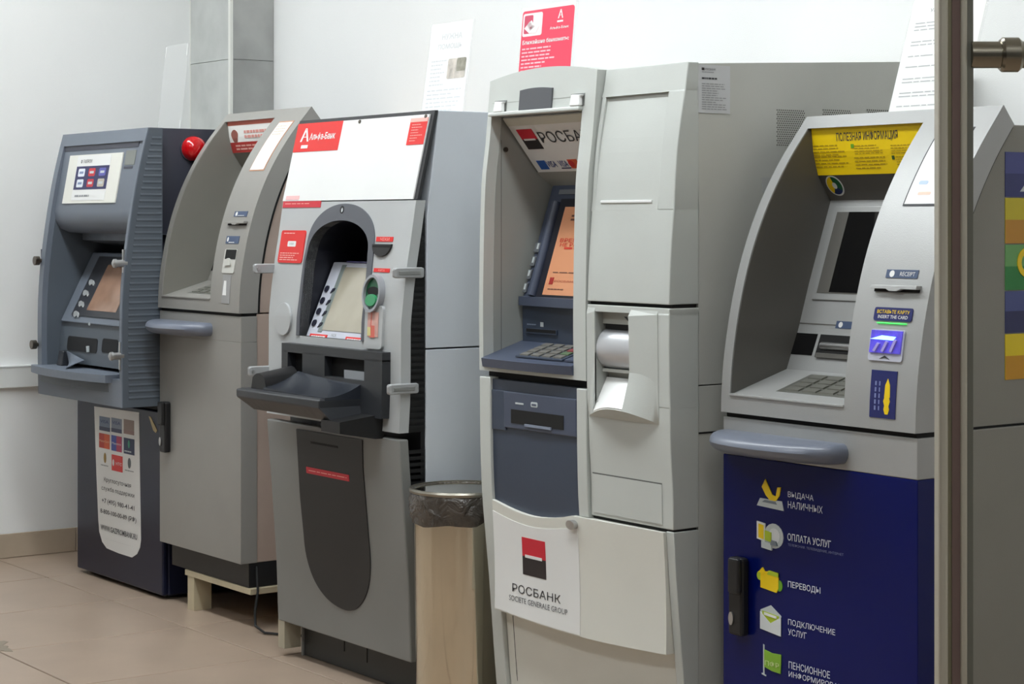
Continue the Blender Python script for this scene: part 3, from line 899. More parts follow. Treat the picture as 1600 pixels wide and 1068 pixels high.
# tray
tx0, tx1, n = GX0 - .004, -6.075, 18
front = [(tx0 + (tx1 - tx0) * i / n, 2.775 - .035 * math.sin(math.pi * i / n) ** .8) for i in range(n + 1)]
B().prism(front + [(tx1, 2.90), (GI0, 2.90), (GI0, 2.795), (tx0, 2.795)], 'z', .722, .748).build('tray', M_SL, gz, bevel=.005)
B().prism([(tx0 + .02 + (tx1 - tx0 - .04) * i / n, 2.80 - .03 * math.sin(math.pi * i / n)) for i in range(n + 1)], 'z', .69, .722).build('tray_support', M_SLS, gz)
B().loops([[(-6.60, 2.83, .748), (-6.555, 2.83, .748), (-6.555, 2.86, .748), (-6.60, 2.86, .748)], [(-6.60, 2.84, .80), (-6.56, 2.838, .80), (-6.56, 2.86, .80), (-6.60, 2.86, .80)]]).build('tray_block', mat('charcoal_plastic', (44, 46, 52), .35), gz, bevel=.004)
n = 8
B().loops([[(-6.545 + .14 * t, 2.855 - .075 * t * (1 - s) - .01 * s, .752 + .048 * s * (1 - .5 * t)) for t in lins(0, 1, n)] + [(-6.545 + .14 * t, 2.859 - .075 * t * (1 - s) - .01 * s, .752 + .048 * s * (1 - .5 * t)) for t in lins(1, 0, n)] for s in lins(0, 1, 4)]).build('card_guide', M_SL, gz, smooth=True)
# bracket pins
for px, py in ((60, 407), (55, 538.6)):
    z = GF.hit(66, py)[1]
    B().box(GX0 - .004, GX0, GF.y(z) + .002, GF.y(z) + .03, z - .05, z + .04).build('bracket_plate', M_SLD, gz)
    k = B().tube([(GX0 + .004, GF.y(z) + .012, z), (GX0 + .004, GF.y(z) - .012, z)], .007, 12).build('bracket_pin', DARKSTEEL, gz, smooth=True)
    B().tube([(GX0 + .004, GF.y(z) - .008, z), (GX0 + .004, GF.y(z) - .026, z)], .016, 16).build('pin_head', DARKSTEEL, k, smooth=True, bevel=.003)
for py in (411, 556):
    z = GF.hit(189, py)[1]
    xk = GX1 - .006
    B().box(xk - .008, xk + .001, GF.y(z) - .003, GF.y(z) + .02, z - .045, z + .045).build('bracket_plate', BRUSHED, gz)
    k = B().tube([(xk - .004, GF.y(z) + .01, z), (xk - .004, GF.y(z) - .028, z)], .012, 14).build('bracket_pin', BRUSHED, gz, smooth=True)
    B().lathe((0, 0, 0), [(.001, 0)], 3)
    B().tube([(xk - .004, GF.y(z) - .026, z), (xk - .004, GF.y(z) - .034, z), (xk - .004, GF.y(z) - .039, z)], [.015, .014, .006], 14).build('pin_head', BRUSHED, k, smooth=True)
# bodies
B().box(GX0 + .03, -6.05, 3.165, 3.75, .65, 1.56).build('housing', M_SLD, gz, bevel=.003)
for xa, xb in ((GX0 + .03, GX0 + .034), (-6.054, -6.05)):
    B().box(xa, xb, GB, 3.165, .65, 1.56).build('housing_cheek', M_SLD, gz)
B().box(GX0 + .034, -6.054, GB, 3.165, 1.50, 1.56).build('housing_top', M_SLD, gz)
B().box(-6.655, -6.02, 2.96, 3.75, .625, .65).build('joint', VOID, gz)
CB0, CB1, CBY = -6.705, -6.022, 2.955
B().box(CB0, CB1, CBY + .02, 3.75, .012, .622).build('cabinet', M_NVC, gz, bevel=.006)
B().box(CB0, CB1, CBY, CBY + .018, .014, .622).build('cabinet_door', M_NVC, gz, bevel=.005)
for x, y in ((CB0 + .06, 3.02), (CB1 - .06, 3.02), (CB0 + .06, 3.68), (CB1 - .06, 3.68)):
    B().lathe((x, y, 0), [(.025, 0), (.025, .012)], 14).build('foot', BLACK, gz)
CF = Front([(0, CBY), (1, CBY)])
# white poster with rounded foot
pts = [CF.hit(*p) for p in ((147.5, 634.4), (217.5, 644), (220.4, 843), (219, 855), (214.5, 865), (206.5, 870.4), (186, 864), (167, 856), (160, 846), (155.5, 830), (154, 812), (151, 740))]
po = B().poly(CF, pts, 0, .001).build('poster', WHITE, gz)


def crop(x0, y0, x1, y1):
    f = lambda x, y: (120 + x / 3.814, 620 + y / 3.814)
    return CF.rect(f(x0, y0), f(x1, y1))


for box, cols in (((137, 112, 200, 208), ((120, 135, 160), (60, 65, 95))), ((208, 121, 270, 218), ((130, 140, 160), (60, 65, 95))), ((282, 130, 343, 228), ((150, 130, 120), (150, 120, 115))),
                  ((135, 212, 198, 312), ((196, 60, 40), (220, 90, 40))), ((208, 225, 270, 330), ((60, 80, 170), (180, 50, 90))), ((282, 240, 345, 348), ((34, 48, 84), (34, 48, 84)))):
    r = crop(*box)
    k = '_'.join(map(str, box))
    lg = B().rect(CF, r, .001, .0016, 1).build('card_logo', mat('logo_' + k, cols[0], .5), po)
    B().rect(CF, sub(r, 0, 1, 0, .28) if box[1] < 200 else sub(r, .5, 1, 0, 1), .0016, .002, 1).build('logo_half', mat('logo_b' + k, cols[1], .5), lg)
text(CF, 'VISA', crop(143, 132, 192, 160), mat('blue_ink', (40, 50, 110), .5), po, .0022, .01)
text(CF, 'VISA', crop(214, 140, 263, 168), mat('blue_ink', (40, 50, 110), .5), po, .0022, .01)
text(CF, 'MasterCard', crop(139, 250, 195, 275), mat('peach_ink', (240, 200, 160), .5), po, .0024)
text(CF, 'Maestro', crop(213, 265, 266, 290), WHITE, po, .0024)
B().disc(CF, *CF.hit(120 + 314 / 3.814, 620 + 280 / 3.814), .008, .014, .002, .0026, 12).build('logo_mark', mat('sea_green', (60, 150, 120), .5), po)
greek(CF, crop(288, 312, 340, 338), 1, LG, po, 5, .0024, .5)
B().disc(CF, *CF.hit(120 + 170 / 3.814, 620 + 362 / 3.814), .010, .018, .001, .0016, 14).build('card_logo', mat('gold_print', (150, 120, 50), .5), po)
greek(CF, crop(146, 395, 195, 420), 1, GREYINK, po, 7, .0016, .5)
r = crop(210, 340, 275, 450)
B().rect(CF, r, .001, .0016, 1).build('card_logo', RED, po)
text(CF, 'НТС', sub(r, .4, .95, .38, .58), WHITE, po, .0022, .01)
B().disc(CF, r[0] + .014, (r[2] + r[3]) / 2, .007, .012, .0016, .002, 12).build('logo_mark', WHITE, po)
B().disc(CF, *CF.hit(120 + 315 / 3.814, 620 + 394 / 3.814), .012, .018, .001, .0016, 14).build('card_logo', mat('grey_print', (90, 96, 100), .5), po)
greek(CF, crop(290, 428, 345, 452), 1, GREYINK, po, 8, .0016, .5)
for s, bx, bo, hh in (('Круглосуточная', (165, 478, 325, 545), .0, .019), ('служба поддержки', (150, 530, 345, 602), .0, .019), ('+7 (495) 980-41-41', (152, 605, 345, 680), .012, .021), ('8-800-100-00-89 (РФ)', (143, 660, 357, 755), .012, .022), ('WWW.GAZPROMBANK.RU', (145, 758, 362, 850), .015, .019)):
    q = crop(*bx)
    vc = (q[2] + q[3]) / 2
    text(CF, s, (q[0], q[1], vc - hh / 2, vc + hh / 2), mat('soft_ink', (70, 70, 76), .6, vary=0), po, .0016, bo)
greek(CF, crop(172, 842, 342, 892), 2, GREYINK, po, 9, .0016, .35)
B().poly(CF, [CF.hit(*p) for p in ((233, 650), (236, 651), (246, 672), (244, 676), (240, 672))], 0, .0015).build('metal_tag', mat('worn_brass', (170, 150, 110), .4, metal=.7), gz)

# red beacon on the flank of the slate machine
d = Side(-6.05).hit(291, 232)
rb = thing('alarm_beacon', (-6.05, d[0] + .03, d[1] - .04), 'glossy red domed alarm beacon on the side of the slate blue cash machine', 'beacon')
yc, zc = d[0] + .022, d[1]
B().tube([(-6.049, yc, zc), (-6.044, yc, zc)], .045, 24).build('base', M_SLD, rb)
B().tube([(-6.044, yc, zc), (-6.03, yc, zc), (-6.015, yc, zc), (-6.005, yc, zc), (-6.001, yc, zc)], [.042, .041, .036, .024, .006], 24).build('dome', mat('red_dome', (196, 14, 22), .12, coat=.6, vary=.02), rb, smooth=True)

# ================================================================== grey and charcoal cash machine with the white head board
AG = mat('light_grey_plastic', (180, 183, 184), .42, grain=.12, vary=.03)
AGL = mat('satin_grey_door', (131, 132, 130), .42, grain=.1, vary=.03)
AC = mat('charcoal_moulding', (88, 91, 98), .42, grain=.1)
ASH = mat('charcoal_shelf', (44, 46, 50), .38, grain=.1)
ACD = mat('charcoal_panel', (36, 36, 37), .5, grain=.12)
ANV = mat('black_blue_recess', (26, 28, 38), .4)
AX0, AX1 = -5.076, -4.375
AF = Front([(.699, 2.82), (.794, 2.826), (.986, 2.827), (1.073, 2.837), (1.145, 2.847), (1.207, 2.858), (1.308, 2.874)])
AD = Front([(.089, 2.857), (.286, 2.850), (.463, 2.837), (.679, 2.82)])
AT = Front([(1.308, 2.874), (1.543, 2.930)])
al = thing('cash_machine', (-4.72, 3.3, 0), 'grey cash machine with white head board, arched dark screen recess and charcoal shelf', 'cash machine')
hl = sorted((v, u) for u, v in (AF.hit(*p) for p in ((499, 351), (490, 365), (484, 384), (478, 409), (473, 460), (469, 515), (467, 548))))
hr = sorted((v, u) for u, v in (AF.hit(*p) for p in ((553, 349), (569, 361.5), (576, 388), (575, 409), (571, 460), (566, 515), (564, 548))))
z0h = .93


def arch_fns(L, R, apex, zs):
    wl, wr = interp(L, zs), interp(R, zs)
    uc = (wl + wr) / 2

    def k(z):
        return max(0.0, 1 - ((z - zs) / (apex - zs)) ** 2.3) ** .5
    return (lambda z: interp(L, z) if z <= zs else uc - (uc - wl) * k(z)), (lambda z: interp(R, z) if z <= zs else uc + (wr - uc) * k(z))


ztop = AF.hit(534, 344)[1]
HL, HR = arch_fns(hl, hr, ztop, 1.165)
hz = lins(z0h, 1.165, 10)[:-1] + [1.165 + (ztop - 1.165) * math.sin(math.pi / 2 * i / 22) for i in range(23)]
b = B()
b.strip(AF, lins(.70, z0h, 6), AX0, AX1, -.03, 0)
b.strip(AF, hz, AX0, HL, -.03, 0)
b.strip(AF, hz, HR, AX1, -.03, 0)
b.strip(AF, lins(ztop, 1.306, 3), AX0, AX1, -.03, 0)
b.build('fascia', AG, al, smooth=True)
outl = [(HL(z), z) for z in hz] + [(HR(z), z) for z in reversed(hz)]
B().liner(AF, outl, .17).build('recess', ANV, al)
# moulded arch ring
zo = AF.hit(541, 318)[1]
ol = sorted((v, u) for u, v in (AF.hit(*p) for p in ((508, 331), (493, 348), (482, 375), (475, 410), (468, 470), (463, 548))))
orr = sorted((v, u) for u, v in (AF.hit(*p) for p in ((566, 326), (580, 341), (586, 362), (584, 400), (580, 440), (575, 500), (571, 548))))
OL, OR = arch_fns(ol, orr, zo, 1.185)
zo_ = lins(z0h, 1.185, 10)[:-1] + [1.185 + (zo - 1.185) * math.sin(math.pi / 2 * i / 22) for i in range(23)]
b = B()
zs_ = sorted(set([z for z in hz + zo_ if z < ztop - 1e-4] + [ztop - 1e-4]))
b.strip(AF, zs_, OL, HL, -.004, .003)
b.strip(AF, zs_, HR, OR, -.004, .003)
b.strip(AF, [ztop - 1e-4] + [z for z in zo_ if z > ztop], OL, OR, -.004, .003)
ar = b.build('arch_moulding', AC, al)
u, v = AF.hit(536, 327)
B().disc(AF, u, v, .009, .010, .003, .0045).build('lens', BLACK, al)
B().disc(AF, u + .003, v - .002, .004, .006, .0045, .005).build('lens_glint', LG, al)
# screen
AS = Front([(.905, 2.83), (.913, 2.833), (1.135, 2.931), (1.14, 2.933)])
sb0, sb1 = -4.888, HR(1.0) - .004
zz = lins(.925, 1.135, 3)
sc_ = B().strip(AS, zz, sb0, lambda z: HR(min(z, 1.09)) - .004, -.02, 0).build('screen_bezel', mat('silver_bezel', (196, 200, 212), .35, vary=.02), al, bevel=.003)
s0 = AS.hit(504, 515)
sx0 = s0[0]
B().strip(AS, [s0[1], AS.hit(539, 417)[1]], sx0, lambda z: HR(min(z, 1.09)) - .006, 0, .002).build('screen', mat('sandy_reflection_tone', (168, 162, 146), .12, vary=.14, vscale=6), al)  # sandy base colour stands in for a reflection on the glass
B().strip(AS, [s0[1] - .006, AS.hit(539, 417)[1] + .006], sx0 - .022, sx0, 0, .0012).build('screen_strip', mat('grey_green_strip', (120, 130, 128), .3), al)
for px, py in ((512.8, 450.8), (505.8, 469), (500, 486), (493, 504)):
    u, v = AS.hit(px, py)
    B().disc(AS, u - .004, v, .010, .009, 0, .004, 16).build('side_button', mat('dark_blue_button', (30, 32, 50), .35), al)
    B().poly(AS, [(u + .022, v - .012), (u + .040, v - .004), (u + .040, v + .003), (u + .028, v + .002)], 0, .003).build('button_pointer', mat('dark_blue_button', (30, 32, 50), .35), al)
text(AS, 'NCR', AS.rect((519, 521), (525, 526)), GREYINK, al, .001)
for tl, br in (((480, 536), (505.6, 542)), ((536, 540), (562, 548))):
    r = AS.rect(tl, br)
    s = B().rect(AS, (r[0], r[1], .926, .937), 0, .0015, 1).build('label', RED, al)
    greek(AS, sub((r[0], r[1], .926, .937), .1, .9, .2, .8), 1, WHITE, s, 3, .002, .45, 0)
r = AS.rect((544, 401), (576, 408))
B().strip(AS, [1.136, 1.139], r[0], HR(1.09) - .006, -.01, .004).build('label', mat('violet_label', (84, 80, 130), .4), al)
# receipt, card reader, column
r = AF.rect((589, 369.5), (614, 377.5))
s = B().rect(AF, r, 0, .0015, 1).build('label', RED, al)
text(AF, 'ЧЕКИ', sub(r, .25, .8, .2, .8), mat('pale_pink_print', (245, 180, 170), .5), s, .002)
u, v = AF.hit(599, 381)
B().disc(AF, u, v, .047, .033, 0, .006, 18, math.pi, 2 * math.pi).build('receipt_outlet', ACD, al, bevel=.002)
B().rect(AF, (u - .042, u + .042, v - .009, v - .003), .006, .0068, 1).build('outlet_slot', VOID, al)
r = AF.rect((585, 418.5), (609, 425.5))
s = B().rect(AF, r, 0, .0015, 1).build('label', RED, al)
text(AF, 'КАРТА', sub(r, .3, .7, .25, .75), mat('pale_pink_print', (245, 180, 170), .5), s, .002)
r = AF.rect((575, 476), (600, 546))
cp = B().poly(AF, rrect(r, .012), -.002, .008).build('reader_column', AG, al, bevel=.003)
B().rect(AF, sub(r, .2, .8, .28, .85), .008, .009, 1).build('hint_picture', mat('pinkish_picture', (206, 160, 150), .5, vary=.15, vscale=40), cp)
B().rect(AF, sub(r, .22, .4, .3, .5), .009, .0096, 1).build('picture_card', mat('cream_print', (225, 215, 150), .45), cp)
B().poly(AF, [(r[0] + .03, r[2] + .03), (r[0] + .055, r[2] + .03), (r[0] + .05, r[2] + .12), (r[0] + .035, r[2] + .10)], .009, .0096).build('picture_hand', mat('coral_print', (214, 110, 96), .5), cp)
u, v = AF.hit(588, 458)
B().disc(AF, u, v, .037, .042, 0, .010, 28).build('card_reader', mat('deep_green_plastic', (14, 84, 52), .3), al, bevel=.002)
B().ring(AF, u, v, .044, .050, .85, 0, .018).build('reader_rim', mat('reader_rim_grey', (150, 153, 158), .35), al, smooth=True)
B().disc(AF, u, v + .006, .030, .012, .010, .0108, 18).build('reader_mouth', VOID, al)
B().disc(AF, u, v - .018, .026, .016, .010, .018, 18).build('reader_tongue', mat('bright_green_plastic', (60, 150, 100), .3), al, bevel=.003)
# oval cap at the left
u, v = AF.hit(444.5, 498)
B().disc(AF, u, v, .044, .046, 0, .007, 32).build('round_cap', AG, al, bevel=.003)
# stickers
r = AF.rect((442, 359.5), (472, 411))
s = B().poly(AF, rrect(r, .008), 0, .003).build('sticker', RED, al)
B().poly(AF, rrect(sub(r, .33, .67, .5, .67), .004), .003, .0036).build('sticker_mark', WHITE, s)
text(AF, '100', sub(r, .42, .58, .55, .62), GREYINK, s, .004)
greek(AF, sub(r, .08, .92, .06, .33), 4, mat('pale_pink_print', (245, 180, 170), .5), s, 4, .0036, .4)
greek(AF, sub(r, .12, .7, .88, .94), 1, mat('pale_pink_print', (245, 180, 170), .5), s, 5, .0036, .5)
r = AF.rect((441, 314.5), (501.4, 321.5))
s = B().rect(AF, (AX0 + .004, r[1], r[2] - .004, r[3]), 0, .0015, 1).build('sticker', mat('crimson_print', (205, 48, 62), .5), al)
greek(AF, sub(r, .1, .95, .3, .7), 1, mat('pale_pink_print', (245, 180, 170), .5), s, 6, .002, .35)
# white head board with dark backing
hb = B().strip(AT, [1.308, 1.543], AX0 - .004, AX1 + .002, -.012, -.002).build('board_backing', mat('black_edge', (44, 45, 48), .4), al)
wb = B().strip(AT, [1.309, 1.533], AX0, AX1 - .014, -.002, .002).build('head_board', WHITE, al)
pts = [AT.hit(*p) for p in ((463.8, 238), (530, 234), (536.5, 187.5), (468, 194))]
r = (AX0 + .001, (pts[1][0] + pts[2][0]) / 2, (pts[0][1] + pts[1][1]) / 2, 1.5335)
B().rect(AT, r, .002, .003, 2).build('logo_field', RED, wb)
text(AT, 'А', AT.rect((474.5, 201), (483.5, 221)), WHITE, wb, .0036, .02)
B().rect(AT, AT.rect((472.5, 227), (481.6, 231.5)), .003, .0038, 1).build('logo_bar', WHITE, wb)
text(AT, 'Альфа-Банк', AT.rect((487, 208), (524, 219)), WHITE, wb, .0036, .02)
r = AT.rect((644, 185), (664, 225))
s = B().rect(AT, (r[0], AX1 - .016, r[2], r[3]), .002, .003, 2).build('sticker', RED, wb)
r = (r[0], AX1 - .016, r[2], r[3])
B().rect(AT, sub(r, 0, 1, .85, 1), .003, .0036, 1).build('sticker_band', mat('pale_pink_print', (245, 180, 170), .5), s)
greek(AT, sub(r, .15, .85, .1, .8), 7, mat('pale_pink_print', (245, 180, 170), .5), s, 11, .0036, .25, .6)
for px, py in ((563.6, 189.8), (667, 181.5)):
    u, v = AT.hit(px, py)
    B().disc(AT, u, v, .005, .005, .002, .005, 12).build('screw', DARKSTEEL, wb)
B().rect(AT, AT.rect((449, 306), (468, 312)), .002, .003, 1).build('small_label', mat('rose_print', (240, 190, 190), .5), wb)
# sides
SA = Side(AX1)
prof = [(AF.y(z) + .03, z) for z in lins(.70, 1.30, 10)]
for xa, xb in ((AX0 + .01, AX0 + .04), (AX1 - .04, AX1 - .006)):
    B().prism(prof + [(2.905, 1.30), (2.905, .70)], 'x', xa, xb).build('fascia_frame', BLACK, al)
b = B()
for k in range(36):
    z = .708 + k * .0165
    b.box(AX1 - .008, AX1 - .001, AF.y(z) + .028, 2.902, z, z + .009)
b.build('side_ribs', BLACK, al, kind='stuff')
b = B()
for k in range(34):
    z = .10 + k * .0165
    b.box(AX1 - .008, AX1 - .001, AD.y(z) + .03, 2.902, z, z + .009)
b.build('side_ribs', BLACK, al, kind='stuff')
AGB = mat('blue_grey_steel', (204, 210, 218), .45, grain=.15, vary=.03)
hp = [(2.905, .918), (2.908, 1.26), (2.944, 1.543), (3.75, 1.543), (3.75, .918)]
hq = [(3.06, .918), (3.06, 1.40), (3.06, 1.543), (3.75, 1.543), (3.75, .918)]
B().prism(hp, 'x', AX1 - .09, AX1).build('upper_housing', AGB, al, bevel=.002)
B().prism(hp, 'x', AX0 + .012, AX0 + .09).prism(hq, 'x', AX0 + .09, AX1 - .09).prism([(2.93, 1.40), (2.944, 1.543), (3.06, 1.543), (3.06, 1.40)], 'x', AX0 + .09, AX1 - .09).build('housing_core', AGB, al)
B().box(AX0 + .012, AX1, 2.905, 3.75, .10, .914).build('safe_cabinet', AGB, al, bevel=.002)
# console and shelf
ck = AF.moved(-.0)
r = (-4.955, -4.425, .735, .908)
o1 = rrect(r, .03)
cn = B()
h1 = AF.rect((462, 549), (485, 583)); h2 = AF.rect((520, 553), (582, 594))
for za, zb, segs in ((.735, h2[2], [(r[0], r[1])]), (h2[2], h1[2], [(r[0], h2[0]), (h2[1], r[1])]), (h1[2], h2[3], [(r[0], h1[0]), (h1[1], h2[0]), (h2[1], r[1])]), (h2[3], h1[3], [(r[0], h1[0]), (h1[1], r[1])]), (h1[3], r[3], [(r[0], r[1])])):
    for a, c in segs:
        if zb > za + 1e-4:
            cn.strip(AF, [za, zb], a, c, 0, .026)
cn.build('console', ASH, al)
B().rect(AF, h1, 0, .002, 1).build('console_opening', VOID, al)
B().rect(AF, h2, 0, .002, 1).build('console_opening', VOID, al)
B().rect(AF, sub(h2, .42, 1, .0, .38), .002, .016, 1).build('clear_flap', mat('grey_clear_flap', (140, 144, 150), .2), al)
n = 12
sh = B()
fr = [(-4.985 + .455 * i / n, 2.672 - .006 * math.sin(math.pi * i / n)) for i in range(n + 1)]
fb = [(-4.935 + .42 * i / n, 2.70) for i in range(n + 1)]
back = [(-4.53, 2.80), (-4.98, 2.80)]
backb = [(-4.515, 2.80), (-4.935, 2.80)]
sh.loops([[(x, y, .728) for x, y in fb + backb], [(x, y, .762) for x, y in fr + back], [(x, y, .782) for x, y in fr + back], [(x + .01 * (1 if x < -4.75 else -1), y + .012, .786) for x, y in fr + back]])
sl = sh.build('shelf', ASH, al, bevel=.003)
B().prism([(2.69, .70), (2.80, .68), (2.825, .68), (2.825, .745), (2.69, .73)], 'x', -4.55, -4.455).build('shelf_bracket', BLACK, al)
b = B()
b.loops([[(-4.94 + .085 * t, 2.695, .784 + .046 * math.sin(math.pi * t) ** .3) for t in lins(.0, 1, 10)], [(-4.94 + .085 * t, 2.80, .784 + .062 * math.sin(math.pi * t) ** .3) for t in lins(.0, 1, 10)]])
b.build('shelf_cheek', BLACK, al, smooth=True)
b = B()
rows = []
for s_ in lins(0, 1, 8):
    rows.append([(-4.86 + .33 * t, 2.69 + .11 * s_, .788 + .03 * s_ ** 2 + .016 * (1 - t) ** 2 * (.4 + .6 * s_)) for t in lins(0, 1, 12)] + [(-4.86 + .33 * t, 2.69 + .11 * s_, .780) for t in lins(1, 0, 12)])
b.loops(rows)
b.build('shelf_dish', mat('glossy_charcoal', (44, 48, 56), .25), al, smooth=True)
u, v = AF.hit(531, 654)
B().lathe((u, 2.79, v - .012), [(.003, 0), (.007, .004), (.007, .014)], 10).build('hanging_lug', mat('pale_lug', (200, 190, 160), .4), al)
# rods along the flanks
for z_, xr in ((AF.hit(637, 426)[1], AX1 - .012), (AF.hit(625, 607)[1], AX1 - .012)):
    yf = AF.y(z_)
    k = B().prism([(yf - .045, z_ - .014), (yf + .052, z_ - .014), (yf + .052, z_ + .014), (yf - .045, z_ + .014)], 'x', AX1 - .004, AX1 + .012).build('bracket_arm', mat('zinc_bracket', (176, 178, 180), .4, metal=.35), al, bevel=.0125)
    B().box(AX1 + .010, AX1 + .0135, yf - .030, yf + .036, z_ - .005, z_ + .005).build('arm_groove', BRUSHED, k, bevel=.001)
for py in (419, 578):
    z_ = AF.hit(425 if py < 500 else 416, py)[1]
    yf = AF.y(z_)
    k = B().prism([(yf - .065, z_ - .014), (yf + .03, z_ - .014), (yf + .03, z_ + .014), (yf - .065, z_ + .014)], 'x', AX0 - .012, AX0 + .003).build('bracket_arm', mat('zinc_bracket', (176, 178, 180), .4, metal=.35), al, bevel=.0125)
    B().tube([(AX0 + .003, yf - .052, z_), (AX0 + .006, yf - .052, z_)], .005, 10).build('arm_bolt', BRUSHED, k)
# lower door with rounded dark inset
AXD = (AX0, AX1)
b = B().strip(AD, lins(.10, .683, 10), AX0, AX1, -.03, 0)
b.build('lower_door', AGL, al, bevel=.004)
B().box(AX0 + .01, AX1 - .006, 2.892, 2.905, .10, .70).build('door_frame', BLACK, al)
il = sorted((v, u) for u, v in (AD.hit(*p) for p in ((464, 665), (470, 775), (478.6, 863), (498, 915), (510, 931), (524.6, 944), (542, 953))))
ir = sorted((v, u) for u, v in (AD.hit(*p) for p in ((567, 683), (568, 731), (577, 841), (583.7, 915), (579, 941.7), (570, 952))))
zb = AD.hit(556, 957)[1]
zs_ = .37
wl, wr = interp(il, zs_), interp(ir, zs_)
uc = wl + (wr - wl) * .60


def kk(z):
    return max(0.0, 1 - ((zs_ - z) / (zs_ - zb)) ** 2.4) ** .5


ilf = lambda z: interp(il, z) if z >= zs_ else uc - (uc - wl) * kk(z)
irf = lambda z: interp(ir, z) if z >= zs_ else uc + (wr - uc) * kk(z)
B().strip(AD, [zs_ - (zs_ - zb) * math.sin(math.pi / 2 * i / 18) for i in range(18, -1, -1)] + lins(zs_, .668, 12)[1:], ilf, irf, -.002, .003).build('door_inset', ACD, al)
r = AD.rect((487, 690), (529, 692))
B().strip(AD, [r[2] - .004, r[2] + .002], r[0], r[1], .003, .0036).build('finger_slot', VOID, al)
r = (AD.hit(480.8, 737)[0], AD.hit(547, 744)[0], AD.hit(514, 745)[1], AD.hit(514, 735)[1])
s = B().rect(AD, r, .003, .0042, 1).build('sticker', mat('crimson_print', (205, 48, 62), .5), al)
greek(AD, sub(r, .06, .95, .3, .7), 1, mat('pale_pink_print', (245, 180, 170), .5), s, 8, .0048, .3, 0)
# kick plate, foot
B().box(AX0 + .05, AX1 - .02, 2.935, 3.74, 0, .10).build('base', BLACK, al)
B().box(-5.02, AX1 - .02, 2.913, 2.93, .002, .10).build('kick_plate', mat('kick_plate_grey', (52, 53, 52), .5), al)
B().box(-5.03, -5.02, 2.908, 2.95, 0, .10).build('kick_edge', AGL, al)
u = -4.80
B().box(u, u + .002, 2.9115, 2.913, .05, .10).build('plate_joint', VOID, al)
B().box(u + .12, u + .122, 2.9115, 2.913, .04, .10).build('plate_joint', VOID, al)
B().box(AX0, AX0 + .036, 2.858, 2.912, .022, .104).build('side_foot', mat('foot_beige', (176, 168, 148), .5), al)

# ================================================================== wide pale grey cash machine with the red and black logo
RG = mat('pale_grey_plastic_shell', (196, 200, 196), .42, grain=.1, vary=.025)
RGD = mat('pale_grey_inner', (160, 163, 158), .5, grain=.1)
RS = mat('stone_grey_steel', (196, 197, 191), .5, grain=.14, vary=.03)
RSF = mat('stone_grey_flank', (146, 147, 141), .5, grain=.14, vary=.03)
RB_ = mat('slate_blue_moulding', (72, 80, 99), .38, grain=.08)
RDK = mat('slate_blue_panel', (57, 67, 84), .42, grain=.1)
DOORW = mat('ivory_door', (220, 220, 212), .4, grain=.06, vary=.02)
LRED = mat('logo_red', (206, 22, 48), .45, vary=.02)
LBLK = mat('logo_black', (34, 26, 28), .45, vary=.02)
SOFTBLK = mat('letter_black', (40, 40, 44), .5, vary=0)
X0, XB, X1 = -4.01, -3.588, -3.298
FL = Front(smooth_pts([(0, 2.884), (.118, 2.869), (.39, 2.846), (.617, 2.824), (.915, 2.819), (1.064, 2.818), (1.34, 2.825), (1.446, 2.838), (1.594, 2.852), (1.615, 2.854)], 4))
FR = Front(smooth_pts([(0, 2.888), (.249, 2.861), (.41, 2.845), (.578, 2.832), (.663, 2.830), (.756, 2.824), (.954, 2.82), (1.076, 2.82), (1.184, 2.825), (1.28, 2.833), (1.343, 2.837), (1.424, 2.845), (1.516, 2.861), (1.598, 2.875)], 4))
REAR = 2.905
ro = thing('cash_machine', (-3.65, 3.3, 0), 'wide pale grey cash machine with red and black square logo on its white lower door', 'cash machine')
RI0, RI1 = -3.993, -3.634
OZ0, OZ1 = .897, 1.507


def arch(x):
    t = (x - X0) / (XB - X0)
    return 1.594 + .020 * (1 - (2 * t - 1) ** 2) + .004 * t


# left module shell
b = B()
back = lambda u, v: -(REAR - FL.y(v))
b.strip(FL, lins(.887, OZ1, 18), X0, RI0, back, 0)
b.strip(FL, lins(.887, OZ1, 18), RI1, XB, back, 0)
b.strip(FL, lins(.887, OZ0, 2), RI0, RI1, -.05, 0)
n = 14
pts = [(X0, OZ1), (XB, OZ1)] + [(X0 + (XB - X0) * t, arch(X0 + (XB - X0) * t)) for t in lins(1, 0, n)]
b.loops([[FL.pt(u, v, -(REAR - FL.y(v))) for u, v in pts], [FL.pt(u, v, 0) for u, v in pts]])
b.build('left_shell', RG, ro, bevel=.003, smooth=True)
lg = B().rect(FL, (RI0 - .002, RI1 + .002, 1.506, 1.516), -.01, .012, 1).build('head_ledge', RG, ro, bevel=.003)
r = FL.rect((815, 139), (862.6, 171))
n = 8
B().poly(FL, [(r[0], r[2]), (r[1], r[2])] + [(r[0] + (r[1] - r[0]) * t, r[3] - .004 * (2 * t - 1) ** 2) for t in lins(1, 0, n)], 0, .005).build('camera_cover', mat('smoked_cover', (88, 90, 94), .35), ro, bevel=.002)
B().rect(FL, (RI0, RI1 - .0, 1.5385, 1.5395), 0, .0006, 1).build('head_joint', RGD, ro)
for tl, br in (((774, 158), (791, 175)), ((893, 147), (913, 165))):
    r = FL.rect(tl, br)
    lp = B().rect(FL, r, 0, .0012, 1).build('lamp_recess', mat('dim_recess', (110, 112, 110), .6), ro)
    B().poly(FL, [(r[0] + .008, r[2]), (r[1] - .004, r[2]), (r[1] - .006, r[2] + .02), (r[1], r[3] - .004), (r[0] + .012, r[3] - .002)], .001, .012).build('lamp', mat('white_lamp_cap', (246, 247, 246), .3, vary=0), lp, bevel=.003)
